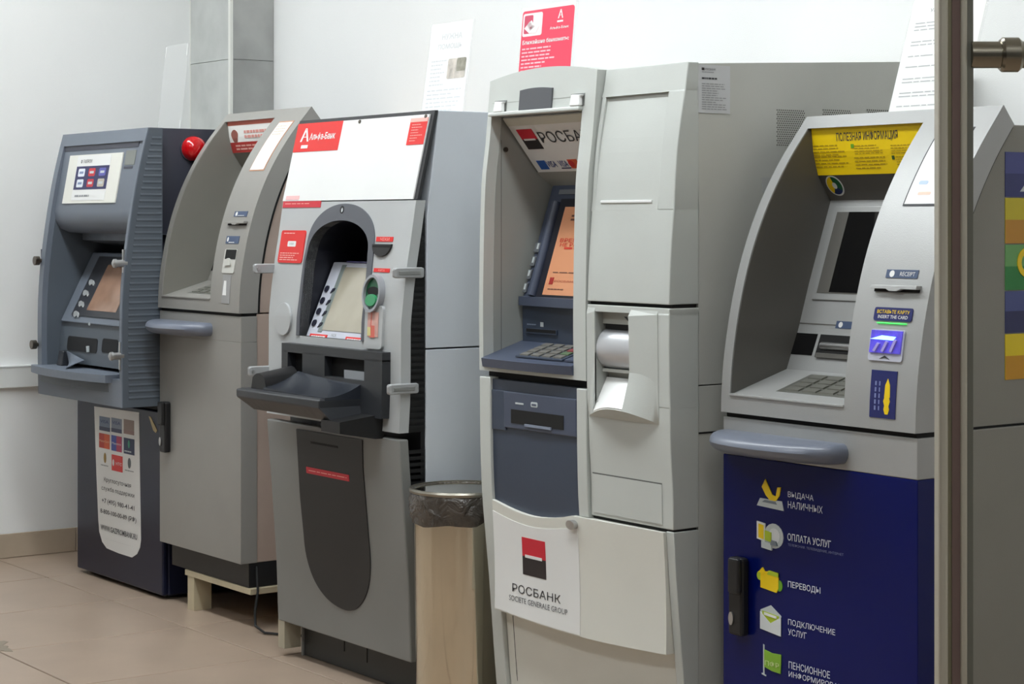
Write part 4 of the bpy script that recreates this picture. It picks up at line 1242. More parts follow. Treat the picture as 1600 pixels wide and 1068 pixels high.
# interior
prof = [(FL.y(z) + .03, z) for z in lins(.90, 1.505, 10)]
for xa, xb in ((X0 + .003, RI0 + .001), (RI1, RI1 + .004)):
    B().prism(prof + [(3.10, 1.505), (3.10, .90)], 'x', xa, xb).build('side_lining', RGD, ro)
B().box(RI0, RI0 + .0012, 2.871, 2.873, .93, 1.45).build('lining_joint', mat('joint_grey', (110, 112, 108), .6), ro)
SGN = Plane((RI0 + .008, 2.980, 1.3725), (1, 0, 0), (0, 2.872 - 2.980, 1.502 - 1.3725))
SH_ = math.hypot(2.872 - 2.980, 1.502 - 1.3725)
SGW = RI1 - RI0 - .010
sg = B().rect(SGN, (0, SGW, 0, SH_), -.006, 0, 1).build('bank_sign', WHITE, ro)
B().rect(SGN, (0, SGW, SH_ * .86, SH_), 0, .0008, 1).build('sign_edge', mat('cream_band', (206, 206, 194), .5), sg)
a, c = SGN.hit(806, 202)[0], SGN.hit(832, 201)[0]
q0, q1 = SGN.hit(826, 233)[1], SGN.hit(815, 202)[1]
qa = a
qb = qa + .062
B().rect(SGN, (qa, qb, q0, (q0 + q1) / 2), 0, .0012, 1).build('logo_half', LBLK, sg)
B().rect(SGN, (qa, qb, (q0 + q1) / 2, q1), 0, .0012, 1).build('logo_half', LRED, sg)
B().rect(SGN, (qa + .008, qb - .008, (q0 + q1) / 2 - .003, (q0 + q1) / 2 + .002), .0012, .0018, 1).build('logo_bar', WHITE, sg)
v0, v1 = SGN.hit(846, 223)[1], SGN.hit(838, 206)[1]
text(SGN, 'РОСБАНК', (qb + .012, qb + .012 + .235, v0, v1), SOFTBLK, sg, .0012, .0)
v0, v1 = SGN.hit(870, 262)[1], SGN.hit(860, 250)[1]
for (pa, pb), m in zip(((841, 854), (890, 905)), (mat('blue_ink2', (40, 90, 170), .5), mat('orange_red_print', (214, 90, 50), .5))):
    B().rect(SGN, (SGN.hit(pa, 256)[0], SGN.hit(pb, 256)[0], v0 - .003, v1), 0, .001, 1).build('card_logo', m, sg)
B().disc(SGN, SGN.hit(894, 256)[0], (v0 + v1) / 2, .011, .010, .001, .0016, 16).build('card_logo', mat('logo_red2', (200, 40, 40), .5), sg)
text(SGN, 'VISA', (SGN.hit(855, 256)[0], SGN.hit(870, 256)[0], v0 + .003, v1 - .002), mat('blue_ink3', (70, 84, 140), .5), sg, .0012, .01)
text(SGN, 'VISA', (SGN.hit(874, 256)[0], SGN.hit(888, 256)[0], v0 + .003, v1 - .002), mat('blue_ink3', (70, 84, 140), .5), sg, .0012, .01)
B().rect(SGN, (SGN.hit(874, 256)[0], SGN.hit(889, 256)[0], v0 - .003, v0), 0, .001, 1).build('card_logo', mat('navy_print', (44, 46, 92), .5), sg)
B().tube([(RI0, 2.884, 1.427), (RI0 + .006, 2.884, 1.427)], .006, 12).build('screw', DARKSTEEL, ro)
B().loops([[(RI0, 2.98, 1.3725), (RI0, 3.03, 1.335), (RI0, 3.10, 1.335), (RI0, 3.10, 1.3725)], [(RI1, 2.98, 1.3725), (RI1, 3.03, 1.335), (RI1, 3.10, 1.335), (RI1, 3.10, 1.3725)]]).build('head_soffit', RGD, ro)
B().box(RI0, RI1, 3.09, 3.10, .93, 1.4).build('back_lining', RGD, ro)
# screen console
CS = Front([(1.045, 2.924), (1.052, 2.927), (1.333, 3.021), (1.345, 3.025)])
b = B().strip(CS, [1.06, 1.2, 1.34], RI0 + .008, RI1, -.05, 0)
b.build('screen_console', RB_, ro, bevel=.005)
sx = CS.hit(849, 460)
sz1 = CS.hit(885, 323)[1]
B().rect(CS, (sx[0] - .026, RI1, sx[1] - .006, sz1 + .02), 0, .003, 2).build('screen_surround', mat('dark_surround', (34, 36, 46), .35), ro)
B().tube([CS.pt(sx[0] - .040, sx[1] - .004, .004), CS.pt(sx[0] - .040, sz1 + .012, .004)], .012, 12).build('screen_side_roll', RB_, ro, smooth=True)
scr = B().rect(CS, (sx[0], RI1, sx[1], sz1), .003, .004, 2).build('screen', mat('orange_screen', (214, 150, 112), .25, vary=.02, emit=.12), ro)
SXW = .30
dred = mat('screen_red_print', (214, 66, 52), .4, vary=0)
text(CS, 'ВРЕМЕННО', (CS.hit(878, 374)[0], CS.hit(878, 374)[0] + .15, CS.hit(880, 378)[1], CS.hit(880, 372)[1]), dred, scr, .005, .01)
text(CS, 'НЕ РАБОТАЕТ', (CS.hit(878, 381)[0], CS.hit(878, 381)[0] + .16, CS.hit(880, 385)[1], CS.hit(880, 379)[1]), dred, scr, .005, .01)
greek(CS, (CS.hit(884, 387)[0], RI1, CS.hit(884, 390)[1], CS.hit(884, 385)[1]), 1, dred, scr, 3, .005, .6, 0)
greek(CS, (CS.hit(895, 340)[0], RI1, CS.hit(895, 346)[1], CS.hit(895, 334)[1]), 2, mat('screen_brown_print', (120, 80, 66), .5), scr, 2, .005, .5, 0)
greek(CS, (CS.hit(866, 426)[0], RI1, CS.hit(866, 427)[1], CS.hit(866, 423)[1]), 1, mat('screen_brown_print', (120, 80, 66), .5), scr, 4, .005, .4, 0)
greek(CS, (CS.hit(858, 451)[0], CS.hit(883, 451)[0], CS.hit(858, 453)[1], CS.hit(858, 449)[1]), 1, mat('screen_brown_print', (120, 80, 66), .5), scr, 5, .005, .4, 0)
r = (CS.hit(861, 438)[0], CS.hit(867, 438)[0], CS.hit(863, 444)[1], CS.hit(865, 433)[1])
B().rect(CS, r, .004, .005, 1).build('logo_mark', mat('brick_print', (170, 50, 44), .5), scr)
text(CS, 'РОСБАНК', (r[1] + .004, r[1] + .09, r[2] + .006, r[3] - .006), mat('brick_print2', (176, 84, 66), .5), scr, .005)
for px, py in ((845, 385), (837.5, 406.5), (831, 427), (824.5, 448)):
    u, v = CS.hit(px, py)
    B().rect(CS, (RI0 + .010, u + .003, v - .014, v + .010), 0, .006, 1).build('side_button', mat('grey_button', (104, 108, 112), .4), ro, bevel=.002)
    B().rect(CS, (u - .006, u + .001, v - .006, v + .008), .006, .0075, 1).build('button_edge', LG, ro)
r = CS.rect((876, 296), (900, 303))
B().rect(CS, (r[0], RI1 - .02, r[2], r[3]), 0, .003, 1).build('maker_plate', mat('plate_grey', (120, 124, 130), .3), ro)
# lip below screen, card console, shelf with keypad
n = 10
B().prism([(RI0 + .010 + (RI1 - RI0 - .012) * t, 2.924 - .020 * math.sin(math.pi * (.5 * t + .1))) for t in lins(0, 1, n)] + [(RI1, 3.0), (RI0 + .01, 3.0)], 'z', 1.044, 1.066).build('console_lip', RB_, ro, bevel=.003)
CC = Front([(.94, 2.932), (1.046, 2.930)])
B().strip(CC, [.94, 1.046], RI0 + .010, RI1, -.06, 0).build('card_console', RDK, ro)
r = CC.rect((823, 512), (871.6, 526.6))
B().rect(CC, (r[0], r[1], r[2] + .004, r[3]), 0, .004, 1).build('slot_frame', RDK, ro, bevel=.001)
B().rect(CC, (r[0] + .004, r[1] - .003, (r[2] + r[3]) / 2, (r[2] + r[3]) / 2 + .008), .004, .0046, 1).build('slot', VOID, ro)
u, v = CC.hit(847, 507)
B().rect(CC, (u - .006, u + .006, v - .005, v + .006), 0, .001, 1).build('symbol', LG, ro)
greek(CC, (CC.hit(824, 507)[0], CC.hit(839, 507)[0], v - .004, v + .002), 1, mat('steel_print', (130, 140, 158), .5), ro, 3, .001, .5)
SHF = Shelf([(2.81, .920), (2.93, .956)])
n = 12
fr = [(RI0 + (RI1 - RI0) * t, 2.812 - .014 * math.sin(math.pi * t)) for t in lins(0, 1, n)]
B().loops([[(x, y + .004, .897) for x, y in fr] + [(RI1, 2.94, .897), (RI0, 2.94, .897)], [(x, y, .918) for x, y in fr] + [(RI1, 2.94, .958), (RI0, 2.94, .958)]]).build('shelf', RB_, ro, bevel=.004)
k0 = SHF.hit(803, 557); k1 = SHF.hit(852, 538)
kr = (k0[0] + .006, k0[0] + .19, k0[1], k1[1])
kp = B().rect(SHF, kr, 0, .003, 1).build('keypad', RDK, ro)
for i in range(4):
    for j in range(4):
        m = {(3, 3): mat('amber_key', (150, 132, 60), .4), (3, 2): mat('dull_red_key', (140, 70, 70), .4), (3, 1): mat('dull_green_key', (92, 112, 84), .4)}.get((i, j), mat('pale_key', (112, 110, 104), .4))
        B().rect(SHF, sub(kr, .06 + .235 * i, .235 + .235 * i, .06 + .235 * j, .24 + .235 * j), .003, .006, 1).build('key', m, kp)
B().rect(SHF, (kr[1] + .01, RI1 - .004, kr[2], kr[3]), 0, .004, 1).build('rest_pad', RB_, ro)
B().box(X0 + .004, XB - .004, 2.845, 2.90, .868, .888).build('joint', VOID, ro)
# lower left: frame, slate panel with dispenser
zc = lambda x: .553 + .024 * abs((x + 3.80) / .17) ** 1.8
b = B()
lb = lambda u, v: -(REAR - FL.y(v))
P0, P1 = -3.966, -3.624
b.strip(FL, lins(.0, .872, 16), X0, P0, lb, 0)
b.strip(FL, lins(.575, .868, 6), P1, XB, lb, 0)
b.build('lower_frame', RG, ro, bevel=.002, smooth=True)
n = 14
pts = [(P0, .868), (P0, .577)] + [(P0 + (P1 - P0) * t, zc(P0 + (P1 - P0) * t)) for t in lins(.05, .95, n)] + [(P1, .575), (P1, .868)]
SLP = FL.moved(.008)
vs = lins(.53, .868, 8)
B().strip(SLP, vs, P0, P1, -.02, 0).build('slate_panel', RDK, ro)
r = FL.rect((768, 608), (788, 673))
B().rect(SLP, (P0 + .001, r[1], r[2], r[3]), 0, .004, 1).build('side_insert', RDK, ro, bevel=.002)
r = SLP.rect((790, 608), (898, 686))
r = (r[0], P1 - .004, .755, .842)
B().rect(SLP, r, 0, .006, 1).build('dispenser_plate', RB_, ro, bevel=.002)
q = (SLP.hit(802, 655)[0], SLP.hit(884, 655)[0], .768, .801)
B().rect(SLP, q, .006, .007, 1).build('dispenser_slot', VOID, ro)
B().rect(SLP, sub(q, .28, .78, -.12, .06), .007, .010, 1).build('slot_lip', mat('steel_print', (130, 140, 158), .5), ro)
u, v = SLP.hit(815, 628)
B().rect(SLP, (u - .016, u + .016, .8145, .8185), .006, .007, 1).build('symbol', LG, ro)
u = SLP.hit(838, 629)[0]
B().poly(SLP, rrect((u - .013, u + .013, .812, .824), .004), .006, .007).build('symbol', LG, ro)
B().poly(SLP, rrect((u - .009, u + .009, .815, .820), .002), .007, .0075).build('symbol', RB_, ro)
# right module shell
RJ = XB + .004
bR = lambda u, v: -(REAR - FR.y(v))
i0 = FR.hit(944.4, 152)[0]; i1 = FR.hit(1046.6, 143)[0]; iz1 = FR.hit(990, 147)[1]; iz0 = FR.hit(975, 328)[1]
i0, i1 = RJ + .012, i1 - .004
ur = B()
ur.strip(FR, lins(1.070, iz0, 6), RJ, X1, bR, 0)
ur.strip(FR, lins(iz0, iz1, 8), RJ, i0, bR, 0)
ur.strip(FR, lins(iz0, iz1, 8), i1, X1, bR, 0)
ur.strip(FR, lins(iz1, 1.598, 4), RJ, X1, bR, 0)
ur.build('right_upper_panel', RG, ro, bevel=.002, smooth=True)
B().strip(FR, lins(iz0, iz1, 8), i0, i1, -.02, lambda u, v: -.008 * (v - iz0) / (iz1 - iz0)).build('poster_field', RG, ro)
z = FR.hit(985, 314)[1]
B().rect(FR, (i0 + .02, i1 - .02, z - .004, z + .002), -.004, .002, 1).build('ridge_highlight', WHITE, ro, bevel=.001)  # white gives the ridge its highlight as colour
B().box(RJ, X1 - .003, 2.83, 2.90, 1.062, 1.072).build('joint', VOID, ro)
# right middle module with card reader recess
c0, c1 = FR.hit(930, 540)[0], FR.hit(986, 540)[0]
cz1, cz0 = FR.hit(950, 486)[1], FR.hit(955, 628)[1]
mu = B()
mu.strip(FR, lins(.582, cz0, 8), RJ, X1, bR, 0)
mu.strip(FR, lins(cz0, cz1, 6), RJ, c0, bR, 0)
mu.strip(FR, lins(cz0, cz1, 6), c1, X1, bR, 0)
mu.strip(FR, lins(cz1, 1.062, 2), RJ, X1, bR, 0)
mu.build('right_middle_panel', RG, ro, bevel=.002, smooth=True)
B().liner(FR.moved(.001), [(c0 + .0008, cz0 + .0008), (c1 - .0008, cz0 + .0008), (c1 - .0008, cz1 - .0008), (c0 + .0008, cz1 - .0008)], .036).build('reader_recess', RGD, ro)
zt = FR.hit(950, 494)[1]; zs = FR.hit(960, 508)[1]
FRR = FR.moved(.022)
B().rect(FRR, (c0, c1, zt - .018, cz1), -.01, 0, 1).build('reader_label', mat('label_grey', (168, 170, 164), .4), ro)
B().poly(FRR, [(c1 - .05, zt), (c1 - .04, zt), (c1 - .03, zt - .014)], 0, .001).build('symbol', INK, ro)
B().rect(FRR, (c0 + .008, c1, zt - .030, zt - .018), -.01, -.002, 1).build('reader_slot', VOID, ro)
bz1 = zt - .026
bz0 = FR.hit(958, 580)[1]
rr = (bz1 - bz0) / 2
B().tube([(c0 + .002, 2.869, (bz0 + bz1) / 2), (c1 - .001, 2.869, (bz0 + bz1) / 2)], rr, 36).build('reader_barrel', mat('satin_barrel', (198, 200, 204), .3, metal=.35), ro, smooth=True)
B().rect(FR.moved(.025), (c0 + .002, c1 - .001, bz0 - .004, bz0 + .003), -.01, .006, 1).build('reader_strip', RG, ro)
# pillars beside the recess
zp = 1.055
for a, c, zl in ((RJ + .001, c0, cz0), (c1, FR.hit(1028, 520)[0], cz0 - .01)):
    m = (a + c) / 2
    w = c - a
    B().loops([[FR.pt(a, zl - .05, 0), FR.pt(c, zl - .05, 0), FR.pt(c, zl - .03, .0), FR.pt(a, zl - .03, .0)],
               [FR.pt(a, zl, -.002), FR.pt(c, zl, -.002), FR.pt(c, zl, .002), FR.pt(a, zl, .005 if c > -3.45 else .003)],
               [FR.pt(a, zp - .02, -.002), FR.pt(c, zp - .008, -.002), FR.pt(c, zp - .008, .002), FR.pt(a, zp - .014, .008 if c > -3.45 else .003)],
               [FR.pt(a, zp, -.002), FR.pt(c, zp, -.002), FR.pt(c, zp, .0), FR.pt(a, zp, .0)]]).build('reader_pillar', RG, ro)
# bulging lip with undercut below the reader, and the white scoop that cuts into it
zl0 = FR.hit(970, 656)[1]
zb1 = FR.hit(958, 592)[1]
u0, u1 = RJ + .004, FR.hit(1030, 660)[0]


def bulge(u):
    return max(0.0, math.sin(math.pi * (u - u0) / (u1 - u0)))


for ua, ub, top in ((u0, c0, True), (c0, c1, False), (c1, u1, True)):
    rings = []
    for u in lins(ua, ub, 10):
        k = bulge(u)
        zc_r = zl0 + .002 + .024 * k
        rg = [FR.pt(u, zl0, .0004), FR.pt(u, zc_r, .0008 + .031 * k)]
        if top:
            rg += [FR.pt(u, zl0 + t_, .0006 + .031 * k * (1 - (t_ - .026) / .12) ** 1.5) for t_ in (.05, .08, .11, .146)] + [FR.pt(u, zl0 + .146, -.004)]
        else:
            rg += [FR.pt(u, zc_r + .003, .028 * k), FR.pt(u, zc_r + .003, -.004)]
        rings.append(rg + [FR.pt(u, zl0, -.004)])
    B().loops(rings).build('curved_lip', RG, ro, smooth=True)
rows = []
for s_ in lins(0, 1, 6):
    row = []
    for u in lins(c0 + .001, c1 - .001, 12):
        k = bulge(u)
        zf = zl0 + .006 + .024 * k
        row.append(FR.pt(u, zf + (zb1 - zf) * s_, .031 * k * (1 - s_) - .032 * s_))
    rows.append(row + [(p[0], p[1] + .002, p[2] - .003) for p in reversed(row)])
B().loops(rows).build('reader_scoop', mat('bright_white_plastic', (238, 239, 238), .35, vary=.01), ro, smooth=True)
# flap
fz = FR.hit(975, 747)[1]
B().rect(FR, (RJ + .010, X1 - .035, .590, fz), -.002, .0015, 1).build('flap', RG, ro)
B().rect(FR, (RJ + .008, X1 - .035, fz, fz + .003), -.002, .0008, 1).build('flap_joint', mat('joint_dark', (96, 97, 94), .7), ro)
B().box(RJ, X1 - .003, 2.838, 2.90, .575, .584).build('joint', VOID, ro)
# lower right frame and base panels
b = B()
D1 = -3.325
b.strip(FR, lins(0, .577, 10), D1 + .002, X1, bR, 0)
b.build('corner_post', RG, ro, bevel=.002, smooth=True)
B().strip(FL, lins(.0, .32, 6), P0 + .003, D1, -.05, -.012).build('base_panel', DOORW, ro)
B().rect(FL, (P0 + .030, P0 + .032, .01, .30), -.012, -.0115, 2).build('panel_joint', VOID, ro)
# big lower door: curved top edge at the left, bulging foot
DX = lambda x: (x - P0) / (D1 - P0)
n = 24
us = lins(P0, D1, n)
top = lambda x: min(.575, zc(x)) if x < P1 else .574
bot = lambda x: .308 - .010 * math.sin(math.pi * DX(x))
rows = []
DFS = Front([(z, (FL.y(z) + FR.y(z)) / 2) for z in lins(.28, .6, 8)])


def door_pt(x, s_, extra=0.0):
    z = bot(x) + (top(x) - bot(x)) * s_
    return (x, DFS.y(z) - (.004 + .016 * (1 - s_) ** 2 + .006 * math.sin(math.pi * DX(x))) - extra, z)


for s_ in lins(0, 1, 8):
    rows.append([door_pt(x, s_) for x in us] + [(p[0], p[1] + .035, p[2]) for p in [door_pt(x, s_) for x in reversed(us)]])
dr = B().loops(rows).build('lower_door', DOORW, ro, bevel=.002)


class DoorSurf(Front):
    def pt(s, u, v, o=0.0):
        s_ = (v - bot(u)) / (top(u) - bot(u))
        p = door_pt(u, s_)
        return (p[0], p[1] - o, v)

    def __init__(s):
        pass

    def hit(s, px, py):
        d = ray(px, py)
        Y = 2.82
        for i in range(40):
            x, z = d[0] * Y / d[1], CAM_H + d[2] * Y / d[1]
            s_ = (z - bot(x)) / (top(x) - bot(x))
            Y = door_pt(x, s_)[1]
        return (d[0] * Y / d[1], CAM_H + d[2] * Y / d[1])


DS = DoorSurf()
wr = DS.hit(906, 900)[0]
rows = []
for s_ in lins(.012, .90, 8):
    rows.append([door_pt(x, s_, .0012) for x in lins(P0 + .001, wr, 12)] + [door_pt(x, s_, .0) for x in lins(wr, P0 + .001, 12)])
wp = B().loops(rows).build('white_poster', WHITE, ro)
a = DS.hit(816, 838); c = DS.hit(852, 906)
q = (a[0], a[0] + .094, c[1] + .002, a[1])
m = (q[2] + q[3]) / 2
B().rect(DS, (q[0], q[1], q[2], m), .0012, .002, 2).build('logo_half', LBLK, wp)
B().rect(DS, (q[0], q[1], m, q[3]), .0012, .002, 2).build('logo_half', LRED, wp)
B().rect(DS, (q[0] + .012, q[1] - .014, m - .003, m + .004), .002, .0028, 1).build('logo_bar', WHITE, wp)
text(DS, 'РОСБАНК', DS.rect((801.5, 910), (877, 943)), SOFTBLK, wp, .002, .0)
q = DS.rect((796.5, 930.5), (887.5, 958))
vc = (q[2] + q[3]) / 2
text(DS, 'SOCIETE GENERALE GROUP', (q[0], q[1], vc - .0065, vc + .0065), mat('grey_letter', (92, 92, 96), .5, vary=0), wp, .002, .0)
u, v = DS.hit(896.5, 819)
lk = B().disc(DS, u, v, .016, .011, 0, .012, 18).build('lock', BRUSHED, ro, bevel=.002)
# bodies
b = B()
b.prism([(REAR, .893), (REAR, 1.596), (3.76, 1.640), (3.76, .893)], 'x', X0 + .004, X0 + .012)
b.prism([(REAR, .893), (REAR, 1.596), (3.76, 1.640), (3.76, .893)], 'x', RI1 + .006, X1 - .002)
b.prism([(3.105, .893), (3.105, 1.605), (3.76, 1.640), (3.76, .893)], 'x', X0 + .012, RI1 + .006)
b.prism([(REAR, 1.508), (REAR, 1.596), (3.105, 1.605), (3.105, 1.508)], 'x', X0 + .012, RI1 + .006)
b.build('upper_housing', RS, ro)
B().box(X0 + .004, X1 - .002, REAR, 3.76, .004, .89).build('safe_cabinet', RS, ro, bevel=.001)
RSD = Side(X1 - .002)
a = RSD.hit(1097, 676)
B().rect(RSD, (REAR + .001, 3.758, a[1] - .002, a[1] + .002), -.001, .0008, 1).build('side_joint', VOID, ro)
# perforated vents on the flank
for xa, xb in ((1213, 1257), (1285, 1329), (1354, 1398)):
    p, q = RSD.hit(xa, 170), RSD.hit(xb, 226)
    z1, z0, y0, y1 = p[1], RSD.hit(xa, 228)[1], p[0], q[0]
    vt = B().rect(RSD, (y0, y1, z0, z1), 0, .0006, 1).build('vent_plate', RS, ro)
    hb = B()
    nc, nr = 14, 17
    for i in range(nc):
        for j in range(nr):
            u = y0 + (y1 - y0) * (i + .5 + (.25 if j % 2 else -.25)) / nc
            v = z0 + (z1 - z0) * (j + .5) / nr
            w, h = (y1 - y0) / nc * .33, (z1 - z0) / nr * .42
            hb.add([RSD.pt(u - w, v, .0009), RSD.pt(u, v - h, .0009), RSD.pt(u + w, v, .0009), RSD.pt(u, v + h, .0009)], [(0, 1, 2, 3)])
    o = hb.build('vent_holes', mat('vent_dark', (58, 56, 50), .8, vary=0), vt)
    o['kind'] = 'stuff'
# notices taped to the flank
p, q = RSD.hit(1089.5, 99), RSD.hit(1140, 178)
rn = (p[0], q[0], q[1], p[1] - .002)
nt_ = B().rect(RSD, rn, .0008, .0016, 1).build('notice_sheet', mat('pale_notice_paper', (206, 208, 210), .6), label='pale printed notice taped to the flank of the wide pale grey cash machine', category='notice')
B().rect(RSD, sub(rn, .12, .2, .885, .94), .0016, .0022, 1).build('logo_mark', LBLK, nt_)
text(RSD, 'РОСБАНК', sub(rn, .22, .55, .89, .935), INK, nt_, .0022)
greek(RSD, sub(rn, .12, .5, .83, .87), 1, GREYINK, nt_, 1, .0022, .4)
greek(RSD, sub(rn, .12, .6, .69, .75), 1, INK, nt_, 2, .0022, .6, 0)
greek(RSD, sub(rn, .12, .92, .06, .63), 12, GREYINK, nt_, 3, .0022, .35, .5)
p, q = RSD.hit(1190, 277), RSD.hit(1206, 302)
B().rect(RSD, (p[0], q[0], q[1], p[1]), .0008, .0016, 1).build('small_label', mat('pale_label', (190, 192, 190), .6), label='small blank pale label on the flank of the wide pale grey machine', category='label')

# ================================================================== steel litter bin between the machines
M_BAG = mat('clear_dark_bag', (70, 64, 58), .25, vary=.3, vscale=30, coat=.4)
_b = M_BAG.node_tree
_n = _b.nodes.new('ShaderNodeTexNoise')
_n.inputs['Scale'].default_value = 22
_n.inputs['Detail'].default_value = 3
_n.inputs['Distortion'].default_value = 1.5
_p = _b.nodes.new('ShaderNodeBump')
_p.inputs['Strength'].default_value = 0.9
_p.inputs['Distance'].default_value = 0.02
_b.links.new(_b.nodes['Texture Coordinate'].outputs['Object'], _n.inputs['Vector'])
_b.links.new(_n.outputs['Fac'], _p.inputs['Height'])
_b.links.new(_p.outputs['Normal'], _b.nodes['Principled BSDF'].inputs['Normal'])
bc = (-4.19, 2.889, 0)
RB2 = .125
bn = thing('litter_bin', bc, 'cylindrical polished steel litter bin lined with a dark bag between two cash machines', 'bin')
B().lathe(bc, [(.112, .0), (.114, .012), (RB2 - .004, .55), (RB2 - .004, .572)], 56).build('body', mat('polished_bin_steel', (214, 206, 188), .12, metal=1.0, vary=.05, vscale=2), bn, smooth=True)
B().lathe(bc, [(.115, 0), (.116, .018)], 40).build('foot_ring', BLACK, bn)
n = 60
rings = []
for z, r0, w in ((.500, RB2 + .001, .010), (.508, RB2 + .006, .006), (.53, RB2 + .007, .004), (.55, RB2 + .007, .003), (.568, RB2 + .004, .002), (.574, RB2 - .002, 0), (.568, RB2 - .012, 0), (.40, RB2 - .018, .004), (.25, .07, .004)):
    ring = []
    for k in range(n):
        a = 2 * math.pi * k / n
        wz = .012 * math.sin(2 * a + .6) + .006 * math.sin(5 * a) if z < .505 else 0
        rr = r0 + w * (.5 * math.sin(9 * a + z * 60) + .35 * math.sin(17 * a + z * 90))
        ring.append((bc[0] + rr * math.cos(a), bc[1] + rr * math.sin(a), z + wz))
    rings.append(ring)
B().loops(rings, cap=False).build('bag', M_BAG, bn, smooth=True)
R = []
for i in range(49):
    a = 2 * math.pi * i / 48
    R.append([(bc[0] + (RB2 + dr_) * math.cos(a), bc[1] + (RB2 + dr_) * math.sin(a), z) for dr_, z in ((.006, .566), (.008, .572), (.005, .577), (-.002, .577), (-.002, .566))])
B().loops(R, cap=False).build('rim', mat('dull_rim_steel', (150, 146, 136), .35, metal=1.0), bn, smooth=True)

# ================================================================== slanted clear sign holders on top of the machines and their sheets
M_ACR = mat('clear_acrylic', (250, 252, 252), .04, vary=0, alpha_glass=True)


def holder(O, V, w, h, label, plabel=None, name='sign_holder'):
    """O lower left corner, V direction up the sheet"""
    S = Plane(O, (1, 0, 0), V)
    hd_ = thing(name, (O[0] + w / 2, O[1] + .03, O[2]), label, 'sign holder')
    B().rect(S, (-.004, w + .004, 0, h), -.004, -.0015, 1).build('back_sheet', M_ACR, hd_)
    d = Vector(V).normalized()
    B().box(O[0] - .004, O[0] + w + .004, O[1] + .0035, O[1] + .075, O[2], O[2] + .0025).build('base_sheet', M_ACR, hd_)
    if plabel:
        b_ = B().rect(S, (0, w, .001, h - .001), -.0006, .0, 1)
        return S, b_
    return S, None


# sheet on the blue-door machine
zt_ = 1.446
O = (-3.068, 3.24, zt_)
V = (0, 3.2836 - 3.2, 1.734 - 1.4826)
S, b_ = holder(O, V, .21, .325, 'clear slanted acrylic holder with a printed sheet on top of the blue-door cash machine', 'x')
sh1 = b_.build('printed_sheet', PAPER, label='white sheet of small print standing in the holder above the yellow banner', category='sheet')
text(S, 'УВАЖАЕМЫЕ', (.055, .16, .278, .286), GREYINK, sh1, .0006)
for k, (v_, n_) in enumerate(((.245, 3), (.205, 2), (.175, 1), (.150, 1), (.118, 2), (.085, 2), (.058, 1))):
    greek(S, (.02, .195, v_ - .008 * n_ / 2, v_ + .008 * n_ / 2), n_, mat('light_grey_ink', (186, 188, 190), .7, vary=0), sh1, 20 + k, .0006, .28)
# white notice on the head-board machine
O = (-4.785, 3.16, 1.543)
S, b_ = holder(O, (0, .036, .25), .205, .275, 'clear slanted acrylic holder on top of the cash machine with the white head board', 'x')
sh2 = b_.build('printed_sheet', WHITE, label='white notice with a small photograph standing above the cash machine with the white head board', category='sheet')
pale = mat('very_pale_ink', (205, 206, 206), .7, vary=0)
text(S, 'НУЖНА', (.06, .16, .225, .243), pale, sh2, .0006, .01)
text(S, 'ПОМОЩЬ', (.045, .165, .195, .213), pale, sh2, .0006, .01)
ph = B().poly(S, rrect((.105, .195, .11, .168), .006), 0, .0006).build('photo', mat('grey_photo', (190, 182, 172), .5, vary=.35, vscale=35), sh2)
B().poly(S, rrect((.15, .195, .13, .168), .006), .0006, .001).build('photo_dark', mat('photo_grey', (140, 136, 122), .5, vary=.3, vscale=50), sh2)
greek(S, (.02, .10, .09, .17), 7, pale, sh2, 31, .0006, .35)
greek(S, (.015, .19, .015, .085), 6, pale, sh2, 32, .0006, .35)
# red leaflet on the wide machine
O = (-3.998, 2.925, 1.602)
S, b_ = holder(O, (0, .015, .16), .217, .178, 'clear slanted acrylic holder on top of the wide pale grey cash machine', 'x')
sh3 = b_.build('printed_sheet', WHITE, label='white-edged red leaflet with white print standing above the wide pale grey cash machine', category='leaflet')
rr_ = (.004, .213, .0, .168)
pk = mat('rose_red_print', (226, 66, 92), .5, vary=.05)
B().poly(S, rrect(rr_, .008), 0, .0006).build('red_field', pk, sh3)
B().poly(S, rrect(sub(rr_, .02, .40, .62, .96), .006), .0006, .001).build('picture_frame', mat('pale_rose', (245, 225, 226), .5), sh3)
B().poly(S, rrect(sub(rr_, .05, .22, .66, .93), .004), .001, .0014).build('picture_field', mat('deep_rose', (196, 70, 96), .5), sh3)
q = sub(rr_, .04, .38, .63, .95)
for pts_, m_ in (([(.05, .35), (.35, .1), (.75, .1), (.9, .4), (.55, .45), (.35, .65)], mat('pale_rose', (245, 225, 226), .5)), ([(.2, .5), (.45, .7), (.65, .4), (.4, .2)], WHITE), ([(.3, .48), (.44, .58), (.55, .42), (.42, .3)], mat('deep_rose', (196, 70, 96), .5))):
    B().poly(S, [(q[0] + (q[1] - q[0]) * a_, q[2] + (q[3] - q[2]) * c_) for a_, c_ in pts_], .001, .0018).build('picture_shape', m_, sh3)
text(S, 'А', sub(rr_, .70, .80, .83, .96), WHITE, sh3, .0012, .02)
B().rect(S, sub(rr_, .69, .80, .775, .80), .0006, .0012, 1).build('logo_bar', WHITE, sh3)
text(S, 'Альфа-Банк', sub(rr_, .56, .92, .67, .72), WHITE, sh3, .0012, .01)
text(S, 'Ближайшие банкоматы:', sub(rr_, .04, .94, .50, .565), WHITE, sh3, .0012, .02)
greek(S, sub(rr_, .04, .7, .08, .46), 7, mat('soft_rose', (246, 190, 198), .5), sh3, 41, .0012, .4, .4)
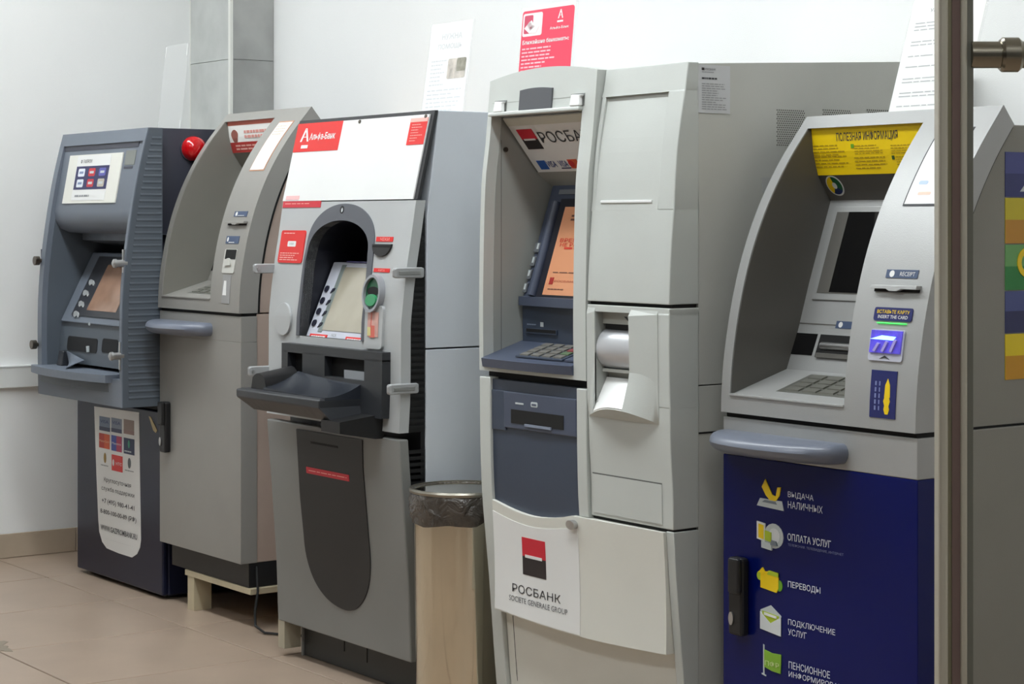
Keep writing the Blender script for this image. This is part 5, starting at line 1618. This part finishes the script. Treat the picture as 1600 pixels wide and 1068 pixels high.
# empty holder on the slate machine
a = Front([(1.0, 3.21), (2.5, 3.21)]).hit(262, 66)
b2 = Front([(1.0, 3.12), (2.5, 3.12)]).hit(250, 200)
S, _ = holder((-6.42, 3.13, 1.56), (0, .035, .31), .168, .31, 'empty clear slanted acrylic holder on top of the slate blue cash machine')
rt = [o for o in COL.objects if o.name.startswith('sign_holder')][-1]
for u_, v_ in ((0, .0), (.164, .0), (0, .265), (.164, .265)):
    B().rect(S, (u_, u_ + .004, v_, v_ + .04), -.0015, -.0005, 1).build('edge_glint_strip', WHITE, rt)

# ================================================================== steel post with cross tube
D = 2.35
vx, vy, rx, ry = -CT, ST, ST, CT


def at(px, dd):
    l = (px - 800) / F_PX * dd
    return (vx * dd + rx * l, vy * dd + ry * l)


pxy = at(1492, D)
M_POST = mat('tarnished_steel', (150, 144, 130), .26, metal=1.0, vary=.04, vscale=2)
ps = thing('barrier_post', (pxy[0], pxy[1], 0), 'upright brushed steel post with cross tube in front of the blue-door cash machine', 'post')
# upright built of slabs whose tones imitate reflection stripes on a steel tube
M_BROWN_STRIPE = mat('brown_stripe_tone', (116, 96, 90), .7, vary=.06)
M_BAR = mat('light_stripe_steel', (200, 195, 180), .4, metal=.4, vary=.04, vscale=2)


def across(a, d):
    return (pxy[0] + rx * a - vx * d, pxy[1] + ry * a - vy * d)


def slab(name, a0, a1, d0, d1, m, z1=2.1, bevel=.0):
    q = [across(a0, d0), across(a1, d0), across(a1, d1), across(a0, d1)]
    B().loops([[(x, y, .012) for x, y in q], [(x, y, z1) for x, y in q]]).build(name, m, ps, bevel=bevel)


slab('light_stripe_bar', -.0210, -.0095, -.018, .010, M_BAR, bevel=.0035)
slab('olive_reflection_stripe', -.0095, -.0045, -.018, .003, mat('dark_olive_metal', (134, 128, 104), .5, metal=.3))
slab('brown_reflection_stripe', -.0045, .0050, -.018, .005, M_BROWN_STRIPE)
slab('light_stripe_bar', .0050, .0130, -.018, .009, M_BAR, bevel=.0025)
slab('dark_reflection_stripe', .0130, .0210, -.018, .004, mat('dark_stripe_metal', (116, 116, 106), .5, metal=.3), bevel=.001)
B().lathe((pxy[0], pxy[1], 0), [(.05, 0), (.05, .006), (.046, .01), (.024, .012)], 32).build('base_flange', M_POST, ps, smooth=True)
zc_ = CAM_H + (HOR - 85.5) / F_PX * D
p1 = (pxy[0] + rx * .60, pxy[1] + ry * .60)
B().tube([(pxy[0] + rx * .018, pxy[1] + ry * .018, zc_), (p1[0], p1[1], zc_)], .0158, 28).build('cross_tube', M_POST, ps, smooth=True)
k0, k1 = at(1562, D), at(1590, D)
B().tube([(k0[0], k0[1], zc_), (k0[0] + rx * .003, k0[1] + ry * .003, zc_), (k1[0], k1[1], zc_), (k1[0] + rx * .004, k1[1] + ry * .004, zc_)], [.018, .0205, .0205, .017], 28).build('collar', M_POST, ps, smooth=True)
B().lathe((p1[0], p1[1], 0), [(.021, 0), (.021, 2.1)], 40).build('upright', M_POST, ps, smooth=True)
B().lathe((p1[0], p1[1], 0), [(.05, 0), (.05, .006), (.046, .01), (.024, .012)], 32).build('base_flange', M_POST, ps, smooth=True)
